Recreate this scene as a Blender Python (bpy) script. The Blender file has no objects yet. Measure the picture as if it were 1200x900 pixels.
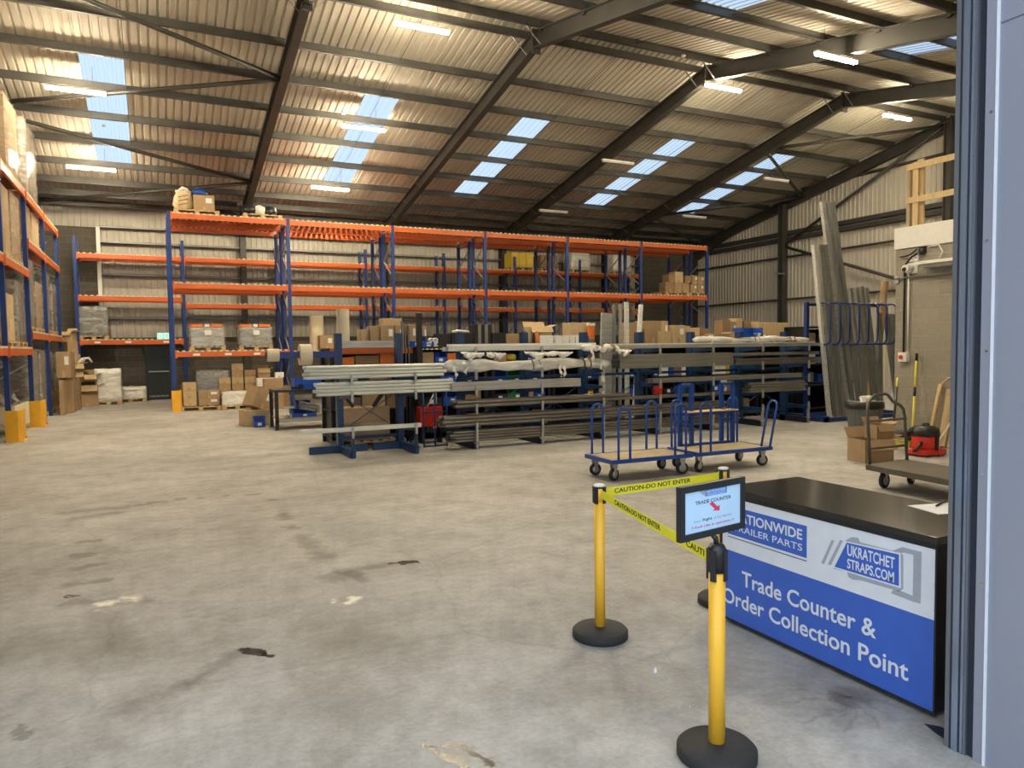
import bpy, bmesh, math, random
from mathutils import Vector, Matrix
random.seed(7)
S = bpy.context.scene
COL = S.collection

# ------------------------------------------------------------------ camera
FPX, CAMH = 850.0, 1.7
YAW, PITCH, ROLL = 0.4579, 0.05095, -0.01296
def cam_axes():
    cy, sy, cp, sp = math.cos(YAW), math.sin(YAW), math.cos(PITCH), math.sin(PITCH)
    f = Vector((sy*cp, cy*cp, -sp)); r = Vector((cy, -sy, 0)); u = r.cross(f)
    cr, sr = math.cos(ROLL), math.sin(ROLL)
    return cr*r + sr*u, -sr*r + cr*u, f
CR, CU, CF = cam_axes()
CO = Vector((0, 0, CAMH))
cam = bpy.data.objects.new('camera', bpy.data.cameras.new('camera'))
COL.objects.link(cam)
cam.data.sensor_width = 36; cam.data.lens = FPX/1200*36
cam.data.clip_start = 0.05; cam.data.clip_end = 200
M = Matrix((CR, CU, -CF)).transposed().to_4x4(); M.translation = CO
cam.matrix_world = M
S.camera = cam

# ------------------------------------------------------------------ world, exposure
S.view_settings.view_transform = 'Standard'
S.view_settings.look = 'None'
S.view_settings.gamma = 1
S.view_settings.use_curve_mapping = False
S.view_settings.exposure = 0.0
SKY = 2.75
W = bpy.data.worlds.new('sky'); S.world = W; W.use_nodes = True
bg = W.node_tree.nodes['Background']; bg.inputs[0].default_value = (0.74, 0.86, 1.0, 1); bg.inputs[1].default_value = SKY
LAMP = 490.0
def portal(name, loc, rot, sx, sy):
    l = bpy.data.lights.new(name, 'AREA'); l.shape = 'RECTANGLE'; l.size = sx; l.size_y = sy
    l.cycles.is_portal = True
    o = bpy.data.objects.new(name, l); COL.objects.link(o); o.location = loc; o.rotation_euler = rot
    return o
portal('doorway_portal', (0.1, 1.55, 2.6), (math.pi/2, 0, 0), 5.6, 5.2)

# ------------------------------------------------------------------ measuring: pixel -> point on a known plane
def ray(x, y): return CR*((x-600)/FPX) - CU*((y-450)/FPX) + CF
def onZ(x, y, z=0.0): d = ray(x, y); return CO + d*((z-CAMH)/d.z)
def onY(x, y, Y): d = ray(x, y); return CO + d*(Y/d.y)
def onX(x, y, X): d = ray(x, y); return CO + d*(X/d.x)
def pix(p):
    v = Vector(p)-CO; return 600+FPX*v.dot(CR)/v.dot(CF), 450-FPX*v.dot(CU)/v.dot(CF)

# ------------------------------------------------------------------ materials
def _m(name):
    m = bpy.data.materials.new(name); m.use_nodes = True
    nt = m.node_tree; b = nt.nodes['Principled BSDF']; return m, nt, b
def N(nt, t, **kw):
    n = nt.nodes.new(t)
    for k, v in kw.items(): setattr(n, k, v)
    return n
def noisy(name, col, rough=.6, metal=0, amt=.12, scale=4.0, stretch=(1, 1, 1), bump=0, emit=None):
    m, nt, b = _m(name)
    tc = N(nt, 'ShaderNodeTexCoord'); mp = N(nt, 'ShaderNodeMapping'); mp.inputs['Scale'].default_value = stretch
    nz = N(nt, 'ShaderNodeTexNoise'); nz.inputs['Scale'].default_value = scale; nz.inputs['Detail'].default_value = 5
    cr = N(nt, 'ShaderNodeValToRGB')
    cr.color_ramp.elements[0].position = .3; cr.color_ramp.elements[1].position = .7
    cr.color_ramp.elements[0].color = (*[c*(1-amt) for c in col], 1); cr.color_ramp.elements[1].color = (*[min(1, c*(1+amt)) for c in col], 1)
    nt.links.new(tc.outputs['Object'], mp.inputs[0]); nt.links.new(mp.outputs[0], nz.inputs['Vector'])
    nt.links.new(nz.outputs[0], cr.inputs[0]); nt.links.new(cr.outputs[0], b.inputs['Base Color'])
    b.inputs['Roughness'].default_value = rough; b.inputs['Metallic'].default_value = metal
    if bump:
        bp = N(nt, 'ShaderNodeBump'); bp.inputs['Strength'].default_value = bump; bp.inputs['Distance'].default_value = .02
        nt.links.new(nz.outputs[0], bp.inputs['Height']); nt.links.new(bp.outputs[0], b.inputs['Normal'])
    return m
def plain(name, col, rough=.5, metal=0): return noisy(name, col, rough, metal, amt=.04, scale=9)

def brick_mat(name, c1, c2, mortar, axis):
    m, nt, b = _m(name)
    tc = N(nt, 'ShaderNodeTexCoord'); sp = N(nt, 'ShaderNodeSeparateXYZ'); cb = N(nt, 'ShaderNodeCombineXYZ')
    nt.links.new(tc.outputs['Object'], sp.inputs[0])
    nt.links.new(sp.outputs['XY'.index(axis)], cb.inputs[0]); nt.links.new(sp.outputs[2], cb.inputs[1])
    br = N(nt, 'ShaderNodeTexBrick'); br.inputs['Scale'].default_value = 1
    br.inputs['Brick Width'].default_value = .45; br.inputs['Row Height'].default_value = .225
    br.inputs['Mortar Size'].default_value = .008; br.inputs['Mortar Smooth'].default_value = .3
    br.inputs['Color1'].default_value = (*c1, 1); br.inputs['Color2'].default_value = (*c2, 1); br.inputs['Mortar'].default_value = (*mortar, 1)
    nt.links.new(cb.outputs[0], br.inputs['Vector'])
    nz = N(nt, 'ShaderNodeTexNoise'); nz.inputs['Scale'].default_value = 14; nz.inputs['Detail'].default_value = 6
    mx = N(nt, 'ShaderNodeMix', data_type='RGBA', blend_type='MULTIPLY'); mx.inputs[0].default_value = .35
    nt.links.new(tc.outputs['Object'], nz.inputs['Vector'])
    nt.links.new(br.outputs['Color'], mx.inputs[6]); nt.links.new(nz.outputs['Color'], mx.inputs[7])
    bw = N(nt, 'ShaderNodeRGBToBW'); nt.links.new(nz.outputs['Color'], bw.inputs[0]); nt.links.new(bw.outputs[0], mx.inputs[7])
    nt.links.new(mx.outputs[2], b.inputs['Base Color']); b.inputs['Roughness'].default_value = .9
    bp = N(nt, 'ShaderNodeBump'); bp.inputs['Strength'].default_value = .5; bp.inputs['Distance'].default_value = .01; bp.invert = True
    nt.links.new(br.outputs['Fac'], bp.inputs['Height']); nt.links.new(bp.outputs[0], b.inputs['Normal'])
    return m

def floor_mat():
    m, nt, b = _m('concrete_floor'); L = nt.links.new
    tc = N(nt, 'ShaderNodeTexCoord')
    def noise(scale, detail=6, stretch=(1, 1, 1), rough=.55):
        mp = N(nt, 'ShaderNodeMapping'); mp.inputs['Scale'].default_value = stretch
        n = N(nt, 'ShaderNodeTexNoise'); n.inputs['Scale'].default_value = scale; n.inputs['Detail'].default_value = detail; n.inputs['Roughness'].default_value = rough
        L(tc.outputs['Object'], mp.inputs[0]); L(mp.outputs[0], n.inputs['Vector']); return n
    def ramp(src, p0, p1, c0, c1):
        r = N(nt, 'ShaderNodeValToRGB'); r.color_ramp.elements[0].position = p0; r.color_ramp.elements[1].position = p1
        r.color_ramp.elements[0].color = (*c0, 1); r.color_ramp.elements[1].color = (*c1, 1); L(src, r.inputs[0]); return r.outputs[0]
    def mult(a, bb, f=1.0):
        x = N(nt, 'ShaderNodeMix', data_type='RGBA', blend_type='MULTIPLY'); x.inputs[0].default_value = f; L(a, x.inputs[6]); L(bb, x.inputs[7]); return x.outputs[2]
    big = noise(.45, 7); med = noise(2.2, 8, (1, 1, 1), .65); fine = noise(38, 4)
    c = ramp(big.outputs[0], .35, .68, (.36, .35, .325), (.52, .51, .485))
    c = mult(c, ramp(med.outputs[0], .36, .58, (.76, .75, .74), (1, 1, 1)))
    c = mult(c, ramp(fine.outputs[0], .3, .62, (.86, .86, .86), (1, 1, 1)))
    mid = noise(9.0, 8, (1, 1, 1), .72); c = mult(c, ramp(mid.outputs[0], .38, .6, (.84, .835, .825), (1.03, 1.03, 1.04)))
    # faint hairline cracks and saw joints
    vo = N(nt, 'ShaderNodeTexVoronoi', feature='DISTANCE_TO_EDGE'); vo.inputs['Scale'].default_value = .42
    wob = N(nt, 'ShaderNodeVectorMath', operation='MULTIPLY_ADD'); wob.inputs[1].default_value = (.35, .35, 0)
    L(med.outputs['Color'], wob.inputs[0]); L(tc.outputs['Object'], wob.inputs[2]); L(wob.outputs[0], vo.inputs['Vector'])
    c = mult(c, ramp(vo.outputs['Distance'], .0, .006, (.84, .83, .82), (1, 1, 1)), .8)
    # spills and darker floor bands: capsules (x0,y0,x1,y1,radius,darkness)
    dist = noise(7.0, 5)
    sep = N(nt, 'ShaderNodeSeparateXYZ'); L(tc.outputs['Object'], sep.inputs[0])
    flat = N(nt, 'ShaderNodeCombineXYZ'); L(sep.outputs[0], flat.inputs[0]); L(sep.outputs[1], flat.inputs[1])
    wv = N(nt, 'ShaderNodeVectorMath', operation='MULTIPLY_ADD'); wv.inputs[1].default_value = (.24, .24, 0)
    off = N(nt, 'ShaderNodeVectorMath', operation='SUBTRACT'); off.inputs[1].default_value = (.5, .5, .5)
    L(dist.outputs['Color'], off.inputs[0]); L(off.outputs[0], wv.inputs[0]); L(flat.outputs[0], wv.inputs[2])
    pos = wv.outputs[0]
    def capsule(x0, y0, x1, y1, r, soft):
        # distance to a segment, then 1 inside -> 0 outside
        A = Vector((x0, y0, 0)); Bv = Vector((x1, y1, 0))-A; l2 = max(Bv.length_squared, 1e-6)
        s = N(nt, 'ShaderNodeVectorMath', operation='SUBTRACT'); L(pos, s.inputs[0]); s.inputs[1].default_value = A
        d = N(nt, 'ShaderNodeVectorMath', operation='DOT_PRODUCT'); L(s.outputs[0], d.inputs[0]); d.inputs[1].default_value = Bv/l2
        k = N(nt, 'ShaderNodeClamp'); L(d.outputs['Value'], k.inputs[0])
        v = N(nt, 'ShaderNodeVectorMath', operation='SCALE'); v.inputs[0].default_value = Bv; L(k.outputs[0], v.inputs['Scale'])
        t = N(nt, 'ShaderNodeVectorMath', operation='DISTANCE'); L(s.outputs[0], t.inputs[0]); L(v.outputs[0], t.inputs[1])
        mr = N(nt, 'ShaderNodeMapRange'); mr.inputs['From Min'].default_value = r*(1-soft); mr.inputs['From Max'].default_value = r*(1+soft)
        mr.inputs['To Min'].default_value = 1; mr.inputs['To Max'].default_value = 0; L(t.outputs['Value'], mr.inputs['Value']); return mr.outputs[0]
    def stain(c, mask, k):
        x = N(nt, 'ShaderNodeMix', data_type='RGBA', blend_type='MULTIPLY'); L(mask, x.inputs[0]); L(c, x.inputs[6]); x.inputs[7].default_value = (*k, 1); return x.outputs[2]
    D = (.22, .21, .2); Md = (.62, .6, .58); Lt = (.8, .78, .76)
    floor_marks = [
        (1.66, 5.50, 1.80, 5.44, .045, .3, D), (.40, 4.30, .47, 4.20, .045, .25, D), (.50, 4.18, .52, 4.17, .03, .3, D),
        (-.58, 5.86, -.55, 5.82, .022, .4, D), (1.24, 5.50, 1.62, 5.50, .07, .5, Md), (1.27, 5.45, 1.34, 5.2, .06, .5, Md), (1.13, 5.38, 1.25, 5.36, .10, .5, Md),
        (.34, 4.25, .10, 4.0, .06, .7, Md), (.1, 4.0, -.2, 3.85, .06, .8, Lt), (.05, 4.28, .3, 4.5, .12, .9, Lt), (-.6, 3.85, -.58, 3.75, .02, .4, Md),
        (-.92, 8.97, -.4, 8.97, .10, .7, Md), (-.75, 8.6, -.45, 8.66, .09, .7, Md), (-.2, 9.03, .0, 9.06, .06, .5, Md), (.2, 9.12, .25, 9.12, .05, .5, Md),
        (.42, 9.12, .46, 9.12, .045, .5, Md), (.7, 9.08, .74, 9.08, .045, .5, Md), (.98, 9.0, 1.06, 8.98, .06, .4, Md), (1.14, 8.55, 1.18, 8.52, .055, .4, Md),
        (1.13, 7.75, 1.15, 7.5, .07, .5, Md), (1.12, 7.15, 1.14, 7.08, .06, .5, Md), (1.14, 6.75, 1.17, 6.3, .08, .7, Md), (1.17, 6.1, 1.2, 5.95, .08, .6, Md),
        (-.62, 7.5, -.56, 7.5, .07, .4, Md), (-.62, 7.0, -.56, 7.0, .07, .4, Md), (-.6, 6.6, -.5, 6.62, .06, .5, Md), (-.62, 6.15, -.4, 6.12, .06, .6, Md),
        (-.58, 5.7, -.1, 5.5, .05, .8, Md), (-.3, 5.2, -.25, 4.7, .09, .9, Lt), (-.7, 5.0, -.2, 4.6, .2, .9, Lt), (1.05, 4.5, 1.1, 3.9, .22, .9, Lt), (.7, 4.0, 1.0, 4.1, .12, .9, Lt),
        (1.0, 2.86, 1.06, 2.66, .02, .6, D), (1.09, 2.84, 1.19, 2.64, .028, .7, D), (3.0, 2.36, 2.9, 2.33, .07, .6, Md), (3.1, 2.36, 2.7, 2.3, .16, .95, Lt), (2.95, 2.34, 2.65, 2.45, .009, .9, Lt), (2.95, 2.34, 2.56, 2.28, .009, .9, Lt), (2.95, 2.34, 2.67, 2.12, .009, .9, Lt), (2.95, 2.34, 2.83, 2.07, .009, .9, Lt), (2.95, 2.34, 2.97, 2.08, .009, .9, Lt), (2.95, 2.34, 2.78, 2.53, .009, .9, Lt), (2.95, 2.34, 3.06, 2.17, .009, .9, Lt), (2.95, 2.34, 2.72, 2.24, .009, .9, Lt), (.6, 7.4, .9, 6.3, .35, .9, (.9, .88, .87)),
        (-1.0, 6.3, -.2, 7.4, .3, .9, (.9, .88, .87)), (2.2, 2.9, 2.5, 2.7, .3, .95, (.92, .91, .9)), (0.3, 2.9, .7, 3.4, .3, .9, (.88, .87, .86)),
        (1.9, 10.4, 4.4, 10.2, .12, .8, (.9, .88, .87)), (3.0, 12.8, 12.3, 12.3, .5, .8, (.7, .68, .66)),  # broad darker bands along the tube racks
    ]
    dark = None
    for s in floor_marks:
        mk = capsule(*s[:6]); c = stain(c, mk, s[6])
        if s[6] is D:
            if dark is None: dark = mk
            else:
                a = N(nt, 'ShaderNodeMath', operation='MAXIMUM'); L(dark, a.inputs[0]); L(mk, a.inputs[1]); dark = a.outputs[0]
    # pale chipped patches
    for s in ((-.34, 5.52, -.22, 5.56, .085, .35), (1.10, 4.86, 1.16, 4.84, .075, .3)):
        mk = capsule(*s); x = N(nt, 'ShaderNodeMix', data_type='RGBA'); L(mk, x.inputs[0]); L(c, x.inputs[6])
        L(ramp(dist.outputs[0], .4, .55, (.3, .28, .25), (.82, .78, .68)), x.inputs[7]); c = x.outputs[2]
    L(c, b.inputs['Base Color'])
    rr = N(nt, 'ShaderNodeMapRange'); rr.inputs['To Min'].default_value = .62; rr.inputs['To Max'].default_value = .12; L(dark, rr.inputs['Value']); L(rr.outputs[0], b.inputs['Roughness'])
    bp = N(nt, 'ShaderNodeBump'); bp.inputs['Strength'].default_value = .12; bp.inputs['Distance'].default_value = .01; L(med.outputs[0], bp.inputs['Height']); L(bp.outputs[0], b.inputs['Normal'])
    return m

def wrap_mat(name, tint, opac):
    m, nt, b = _m(name); L = nt.links.new
    tc = N(nt, 'ShaderNodeTexCoord'); mp = N(nt, 'ShaderNodeMapping'); mp.inputs['Scale'].default_value = (1, 1, 2.2); mp.inputs['Rotation'].default_value = (.3, .2, 0)
    nz = N(nt, 'ShaderNodeTexNoise'); nz.inputs['Scale'].default_value = 3.2; nz.inputs['Detail'].default_value = 4; nz.inputs['Distortion'].default_value = .7
    L(tc.outputs['Object'], mp.inputs[0]); L(mp.outputs[0], nz.inputs['Vector'])
    mr = N(nt, 'ShaderNodeMapRange'); mr.inputs['From Min'].default_value = .42; mr.inputs['From Max'].default_value = .62
    mr.inputs['To Min'].default_value = opac; mr.inputs['To Max'].default_value = min(1, opac+.38); L(nz.outputs[0], mr.inputs['Value'])
    b.inputs['Base Color'].default_value = (*tint, 1); b.inputs['Roughness'].default_value = .16
    bp = N(nt, 'ShaderNodeBump'); bp.inputs['Strength'].default_value = .8; bp.inputs['Distance'].default_value = .05; L(nz.outputs[0], bp.inputs['Height']); L(bp.outputs[0], b.inputs['Normal'])
    tr = N(nt, 'ShaderNodeBsdfTransparent'); mx = N(nt, 'ShaderNodeMixShader')
    L(mr.outputs[0], mx.inputs[0]); L(tr.outputs[0], mx.inputs[1]); L(b.outputs[0], mx.inputs[2]); L(mx.outputs[0], nt.nodes['Material Output'].inputs[0])
    return m
def skylight_mat():
    m, nt, b = _m('translucent_roof_sheet'); L = nt.links.new
    tr = N(nt, 'ShaderNodeBsdfTransparent'); tr.inputs[0].default_value = (.27, .31, .35, 1)
    tl = N(nt, 'ShaderNodeBsdfTranslucent'); tl.inputs[0].default_value = (.5, .55, .6, 1)
    mx = N(nt, 'ShaderNodeMixShader'); mx.inputs[0].default_value = .3
    L(tr.outputs[0], mx.inputs[1]); L(tl.outputs[0], mx.inputs[2]); L(mx.outputs[0], nt.nodes['Material Output'].inputs[0]); return m
def emit_mat(name, col, s):
    m, nt, b = _m(name); b.inputs['Base Color'].default_value = (*col, 1); b.inputs['Emission Color'].default_value = (*col, 1); b.inputs['Emission Strength'].default_value = s
    nt.nodes.remove(b); e = N(nt, 'ShaderNodeEmission'); e.inputs[0].default_value = (*col, 1); e.inputs[1].default_value = s
    nt.links.new(e.outputs[0], nt.nodes['Material Output'].inputs[0]); return m

MT = dict(
    floor=floor_mat(),
    cream=noisy('cream_liner_sheet', (.54, .50, .425), .62, 0, .07, .6),
    clad=noisy('pale_grey_cladding', (.49, .465, .405), .5, 0, .08, .7),
    steel=noisy('dark_grey_painted_steel', (.058, .056, .052), .5, .2, .15, 2),
    purlin=noisy('galvanised_purlin', (.085, .083, .078), .5, .35, .2, 2),
    girt=noisy('galvanised_girt', (.25, .25, .24), .45, .4, .15, 2),
    galv=noisy('galvanised_steel', (.44, .45, .44), .38, .55, .18, 6, (.3, 4, 4)),
    bright=noisy('pale_galvanised_tube', (.66, .68, .63), .35, .3, .12, 6, (.3, 4, 4)),
    dtube=noisy('dark_mill_steel', (.20, .185, .165), .36, .6, .25, 6, (.3, 4, 4)),
    otube=noisy('olive_grey_steel_section', (.23, .225, .195), .45, .4, .2, 6, (.3, 4, 4)),
    lsec=noisy('weathered_galvanised_section', (.25, .26, .24), .45, .4, .25, 5, (4, 4, .3)),
    blue=noisy('blue_painted_rack_steel', (.010, .038, .19), .4, 0, .12, 3),
    cblue=noisy('petrol_blue_rack_steel', (.010, .042, .12), .4, 0, .15, 3),
    tblue=noisy('bright_blue_trolley_paint', (.011, .062, .30), .32, 0, .1, 4),
    navy=noisy('dark_navy_steel', (.006, .010, .028), .5, 0, .2, 3),
    orange=noisy('orange_rack_beam_paint', (.60, .125, .025), .42, 0, .1, 2),
    deck=noisy('red_orange_deck_slats', (.30, .075, .03), .6, 0, .2, 5),
    yguard=noisy('yellow_guard_paint', (.80, .42, .02), .45, 0, .1, 4),
    card=noisy('brown_cardboard', (.36, .245, .135), .85, 0, .1, 5),
    card2=noisy('light_cardboard', (.50, .37, .205), .85, 0, .1, 5),
    card3=noisy('dark_cardboard', (.28, .18, .095), .85, 0, .12, 5),
    tape=noisy('parcel_tape', (.47, .33, .17), .3, 0, .05, 8),
    label=noisy('white_paper_label', (.78, .77, .74), .7, 0, .04, 20),
    wood=noisy('pallet_wood', (.50, .36, .19), .8, 0, .2, 7, (1, 6, 6)),
    ply=noisy('worn_plywood', (.40, .32, .20), .7, 0, .16, 5, (1, 4, 1)),
    timber=noisy('sawn_timber', (.58, .43, .23), .75, 0, .14, 6, (5, 5, .6)),
    clear=wrap_mat('clear_stretch_wrap', (.62, .56, .46), .08),
    grey_wrap=wrap_mat('silver_grey_stretch_wrap', (.40, .40, .38), .38),
    white_wrap=wrap_mat('white_plastic_wrap', (.84, .82, .75), .8),
    white=plain('white_plastic', (.78, .77, .73), .5), black=plain('black_plastic', (.012, .012, .014), .4),
    blackm=plain('black_painted_steel', (.02, .021, .023), .45), rubber=plain('black_rubber', (.02, .02, .02), .75),
    wheelgrey=plain('grey_wheel_hub', (.42, .42, .42), .4, .4), grey=noisy('grey_bin_plastic', (.17, .17, .16), .6, 0, .1, 3),
    red=plain('red_vacuum_plastic', (.62, .035, .02), .3), yellow=plain('yellow_barrier_paint', (.87, .47, .035), .35),
    ytape=plain('yellow_webbing', (.82, .76, .03), .6), ink=plain('black_print', (.012, .012, .012), .7),
    ypole=plain('yellow_pole_paint', (.78, .66, .08), .45),
    greensh=plain('green_plastic', (.01, .16, .05), .5), binblue=noisy('blue_plastic_bin', (.012, .08, .42), .4, 0, .12, 4),
    roll=noisy('cream_foam_roll', (.66, .58, .42), .85, 0, .07, 3),
    orangep=noisy('orange_plastic', (.8, .2, .03), .5, 0, .1, 8), yel=noisy('yellow_plastic', (.7, .5, .04), .5, 0, .1, 5),
    counter=noisy('black_counter_top', (.026, .025, .024), .13, 0, .25, 2, (1, 1, 1)), cside=plain('black_counter_carcass', (.012, .013, .016), .5),
    sblue=plain('sign_royal_blue', (.045, .125, .52), .4), swhite=plain('sign_pale_white', (.72, .75, .80), .4),
    sgrey=plain('sign_mid_grey', (.36, .39, .44), .4), screen=plain('sign_paper_pale_blue', (.52, .72, .90), .35),
    slogo=plain('sign_logo_blue', (.06, .27, .68), .4), sred=plain('sign_red', (.72, .05, .12), .4), smag=plain('sign_magenta', (.5, .06, .2), .4), sdark=plain('sign_navy_ink', (.04, .045, .08), .5),
    panel=noisy('grey_blue_cladding_panel', (.27, .285, .345), .4, .1, .03, 1.5), jamb=noisy('grey_jamb_steel', (.20, .215, .25), .32, .5, .12, 3, (5, 5, .3)),
    jambd=plain('dark_navy_jamb', (.02, .026, .04), .5), jamblt=noisy('bare_steel_guide', (.30, .36, .48), .25, .7, .1, 2, (5, 5, .3)),
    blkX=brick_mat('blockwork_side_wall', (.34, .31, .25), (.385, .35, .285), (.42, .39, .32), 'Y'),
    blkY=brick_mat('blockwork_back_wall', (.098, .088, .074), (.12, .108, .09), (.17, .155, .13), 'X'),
    trolley=noisy('dark_grey_trolley', (.12, .105, .088), .5, .2, .15, 4), door=plain('dark_green_black_door', (.012, .02, .016), .4),
    lamp=emit_mat('lit_lamp_tube', (1.0, .835, .57), LAMP), off=plain('unlit_lamp_diffuser', (.55, .56, .54), .4),
    exit=emit_mat('green_exit_sign_face', (.5, 1.0, .8), 1.1), sky=skylight_mat(),
    paper=plain('white_paper', (.85, .86, .88), .6), poly=noisy('woven_paper_sack', (.60, .48, .30), .9, 0, .2, 14), chrome=plain('chrome', (.6, .6, .6), .2, .9),
)

KIDS = {}
# ------------------------------------------------------------------ mesh helpers
class B:
    def __init__(s): s.bm = bmesh.new()
    def hexa(s, p):
        v = [s.bm.verts.new(q) for q in p]
        for f in ((0, 3, 2, 1), (4, 5, 6, 7), (0, 1, 5, 4), (1, 2, 6, 5), (2, 3, 7, 6), (3, 0, 4, 7)): s.bm.faces.new([v[i] for i in f])
        return s
    def box(s, x0, x1, y0, y1, z0, z1):
        return s.hexa([(x0, y0, z0), (x1, y0, z0), (x1, y1, z0), (x0, y1, z0), (x0, y0, z1), (x1, y0, z1), (x1, y1, z1), (x0, y1, z1)])
    def obox(s, c, size, rot=None):
        m = Matrix.Translation(c) @ (rot.to_4x4() if rot else Matrix()); a, b, d = [k/2 for k in size]
        return s.hexa([m @ Vector(q) for q in ((-a, -b, -d), (a, -b, -d), (a, b, -d), (-a, b, -d), (-a, -b, d), (a, -b, d), (a, b, d), (-a, b, d))])
    def bar(s, p0, p1, w, h=None, up=(0, 0, 1)):
        p0, p1 = Vector(p0), Vector(p1); d = (p1-p0); L = d.length; d.normalize(); h = h or w
        up = Vector(up)
        if abs(d.dot(up)) > .99: up = Vector((0, 1, 0))
        a = d.cross(up).normalized(); b = a.cross(d).normalized()
        c = [a*(w/2)*i+b*(h/2)*j for i, j in ((-1, -1), (1, -1), (1, 1), (-1, 1))]
        return s.hexa([p0+q for q in c]+[p1+q for q in c])
    def prism(s, pts, off):   # polygon extruded by vector off
        off = Vector(off); a = [s.bm.verts.new(p) for p in pts]; b = [s.bm.verts.new(Vector(p)+off) for p in pts]; n = len(pts)
        s.bm.faces.new(a[::-1]); s.bm.faces.new(b)
        for i in range(n): s.bm.faces.new((a[i], a[(i+1) % n], b[(i+1) % n], b[i]))
        return s
    def poly(s, pts): s.bm.faces.new([s.bm.verts.new(p) for p in pts]); return s
    def tube(s, pts, r, seg=10, caps=True, rads=None):
        pts = [Vector(p) for p in pts]; rings = []
        t0 = (pts[1]-pts[0]).normalized(); ref = Vector((0, 0, 1)) if abs(t0.z) < .9 else Vector((1, 0, 0))
        a = t0.cross(ref).normalized()
        for i, p in enumerate(pts):
            t = ((pts[min(i+1, len(pts)-1)]-p).normalized()+(p-pts[max(i-1, 0)]).normalized())
            t = t.normalized() if t.length > 1e-6 else t0
            a = (a-t*a.dot(t)).normalized(); b = t.cross(a); rr = rads[i] if rads else r
            rings.append([s.bm.verts.new(p+(a*math.cos(k*2*math.pi/seg)+b*math.sin(k*2*math.pi/seg))*rr) for k in range(seg)])
        for i in range(len(rings)-1):
            for k in range(seg): f = s.bm.faces.new((rings[i][k], rings[i][(k+1) % seg], rings[i+1][(k+1) % seg], rings[i+1][k])); f.smooth = seg > 6
        if caps: s.bm.faces.new(rings[0][::-1]); s.bm.faces.new(rings[-1])
        return s
    def hollow(s, p0, p1, r, ri, seg=10):
        p0, p1 = Vector(p0), Vector(p1); t = (p1-p0).normalized(); ref = Vector((0, 0, 1)) if abs(t.z) < .9 else Vector((1, 0, 0)); a = t.cross(ref).normalized(); b = t.cross(a)
        ring = lambda p, q: [s.bm.verts.new(p+(a*math.cos(k*2*math.pi/seg)+b*math.sin(k*2*math.pi/seg))*q) for k in range(seg)]
        R = [ring(p0, r), ring(p1, r), ring(p1, ri), ring(p0, ri)]
        for i in range(4):
            for k in range(seg): s.bm.faces.new((R[i][k], R[i][(k+1) % seg], R[(i+1) % 4][(k+1) % seg], R[(i+1) % 4][k]))
        return s
    def lathe(s, prof, c=(0, 0, 0), seg=24, axis='z'):
        c = Vector(c); rings = []
        for r, z in prof:
            ring = []
            for k in range(seg):
                t = k*2*math.pi/seg; q = (r*math.cos(t), r*math.sin(t), z)
                if axis == 'x': q = (z, q[0], q[1])
                if axis == 'y': q = (q[0], z, q[1])
                ring.append(s.bm.verts.new(c+Vector(q)))
            rings.append(ring)
        for i in range(len(rings)-1):
            for k in range(seg): f = s.bm.faces.new((rings[i][k], rings[i][(k+1) % seg], rings[i+1][(k+1) % seg], rings[i+1][k])); f.smooth = True
        s.bm.faces.new(rings[0][::-1]); s.bm.faces.new(rings[-1]); return s
    def jitter(s, a, cuts=0):
        if cuts: bmesh.ops.subdivide_edges(s.bm, edges=s.bm.edges[:], cuts=cuts, use_grid_fill=True)
        for v in s.bm.verts: v.co += Vector((random.uniform(-a, a), random.uniform(-a, a), random.uniform(-a, a)))
        return s
    def make(s, name, mat, parent=None, loc=None, rotz=0, bevel=0, smooth=False):
        bmesh.ops.recalc_face_normals(s.bm, faces=s.bm.faces)
        me = bpy.data.meshes.new(name)
        if smooth:
            for f in s.bm.faces: f.smooth = True
        s.bm.to_mesh(me); s.bm.free(); me.materials.append(MT[mat] if isinstance(mat, str) else mat)
        o = bpy.data.objects.new(name, me); COL.objects.link(o)
        if parent: o.parent = parent; KIDS.setdefault(parent.name, []).append(o)
        if loc is not None: o.location = loc
        o.rotation_euler.z = rotz
        if bevel: bv = o.modifiers.new('bevel', 'BEVEL'); bv.width = bevel; bv.segments = 2; bv.limit_method = 'ANGLE'
        return o
def tag(o, label, cat, group=None):
    o['label'] = label; o['category'] = cat
    if group: o['group'] = group
    return o
def thing(name, label, cat, loc=(0, 0, 0), rotz=0, group=None):
    o = bpy.data.objects.new(name, None); COL.objects.link(o); o.location = loc; o.rotation_euler = (0, 0, rotz); o.empty_display_size = .1
    return tag(o, label, cat, group)
def struct(o, label=None):
    o['kind'] = 'structure'
    if label: o['label'] = label
    return o
def copy_tree(o, parent=None):
    c = o.copy(); COL.objects.link(c)
    if parent: c.parent = parent; KIDS.setdefault(parent.name, []).append(c)
    for ch in KIDS.get(o.name, []): copy_tree(ch, c)
    return c
def dup(root, loc, rotz=None, label=None, group=None):
    r = copy_tree(root); r.location = loc
    if rotz is not None: r.rotation_euler.z = rotz
    if label: r['label'] = label
    if group: r['group'] = group
    return r
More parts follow.
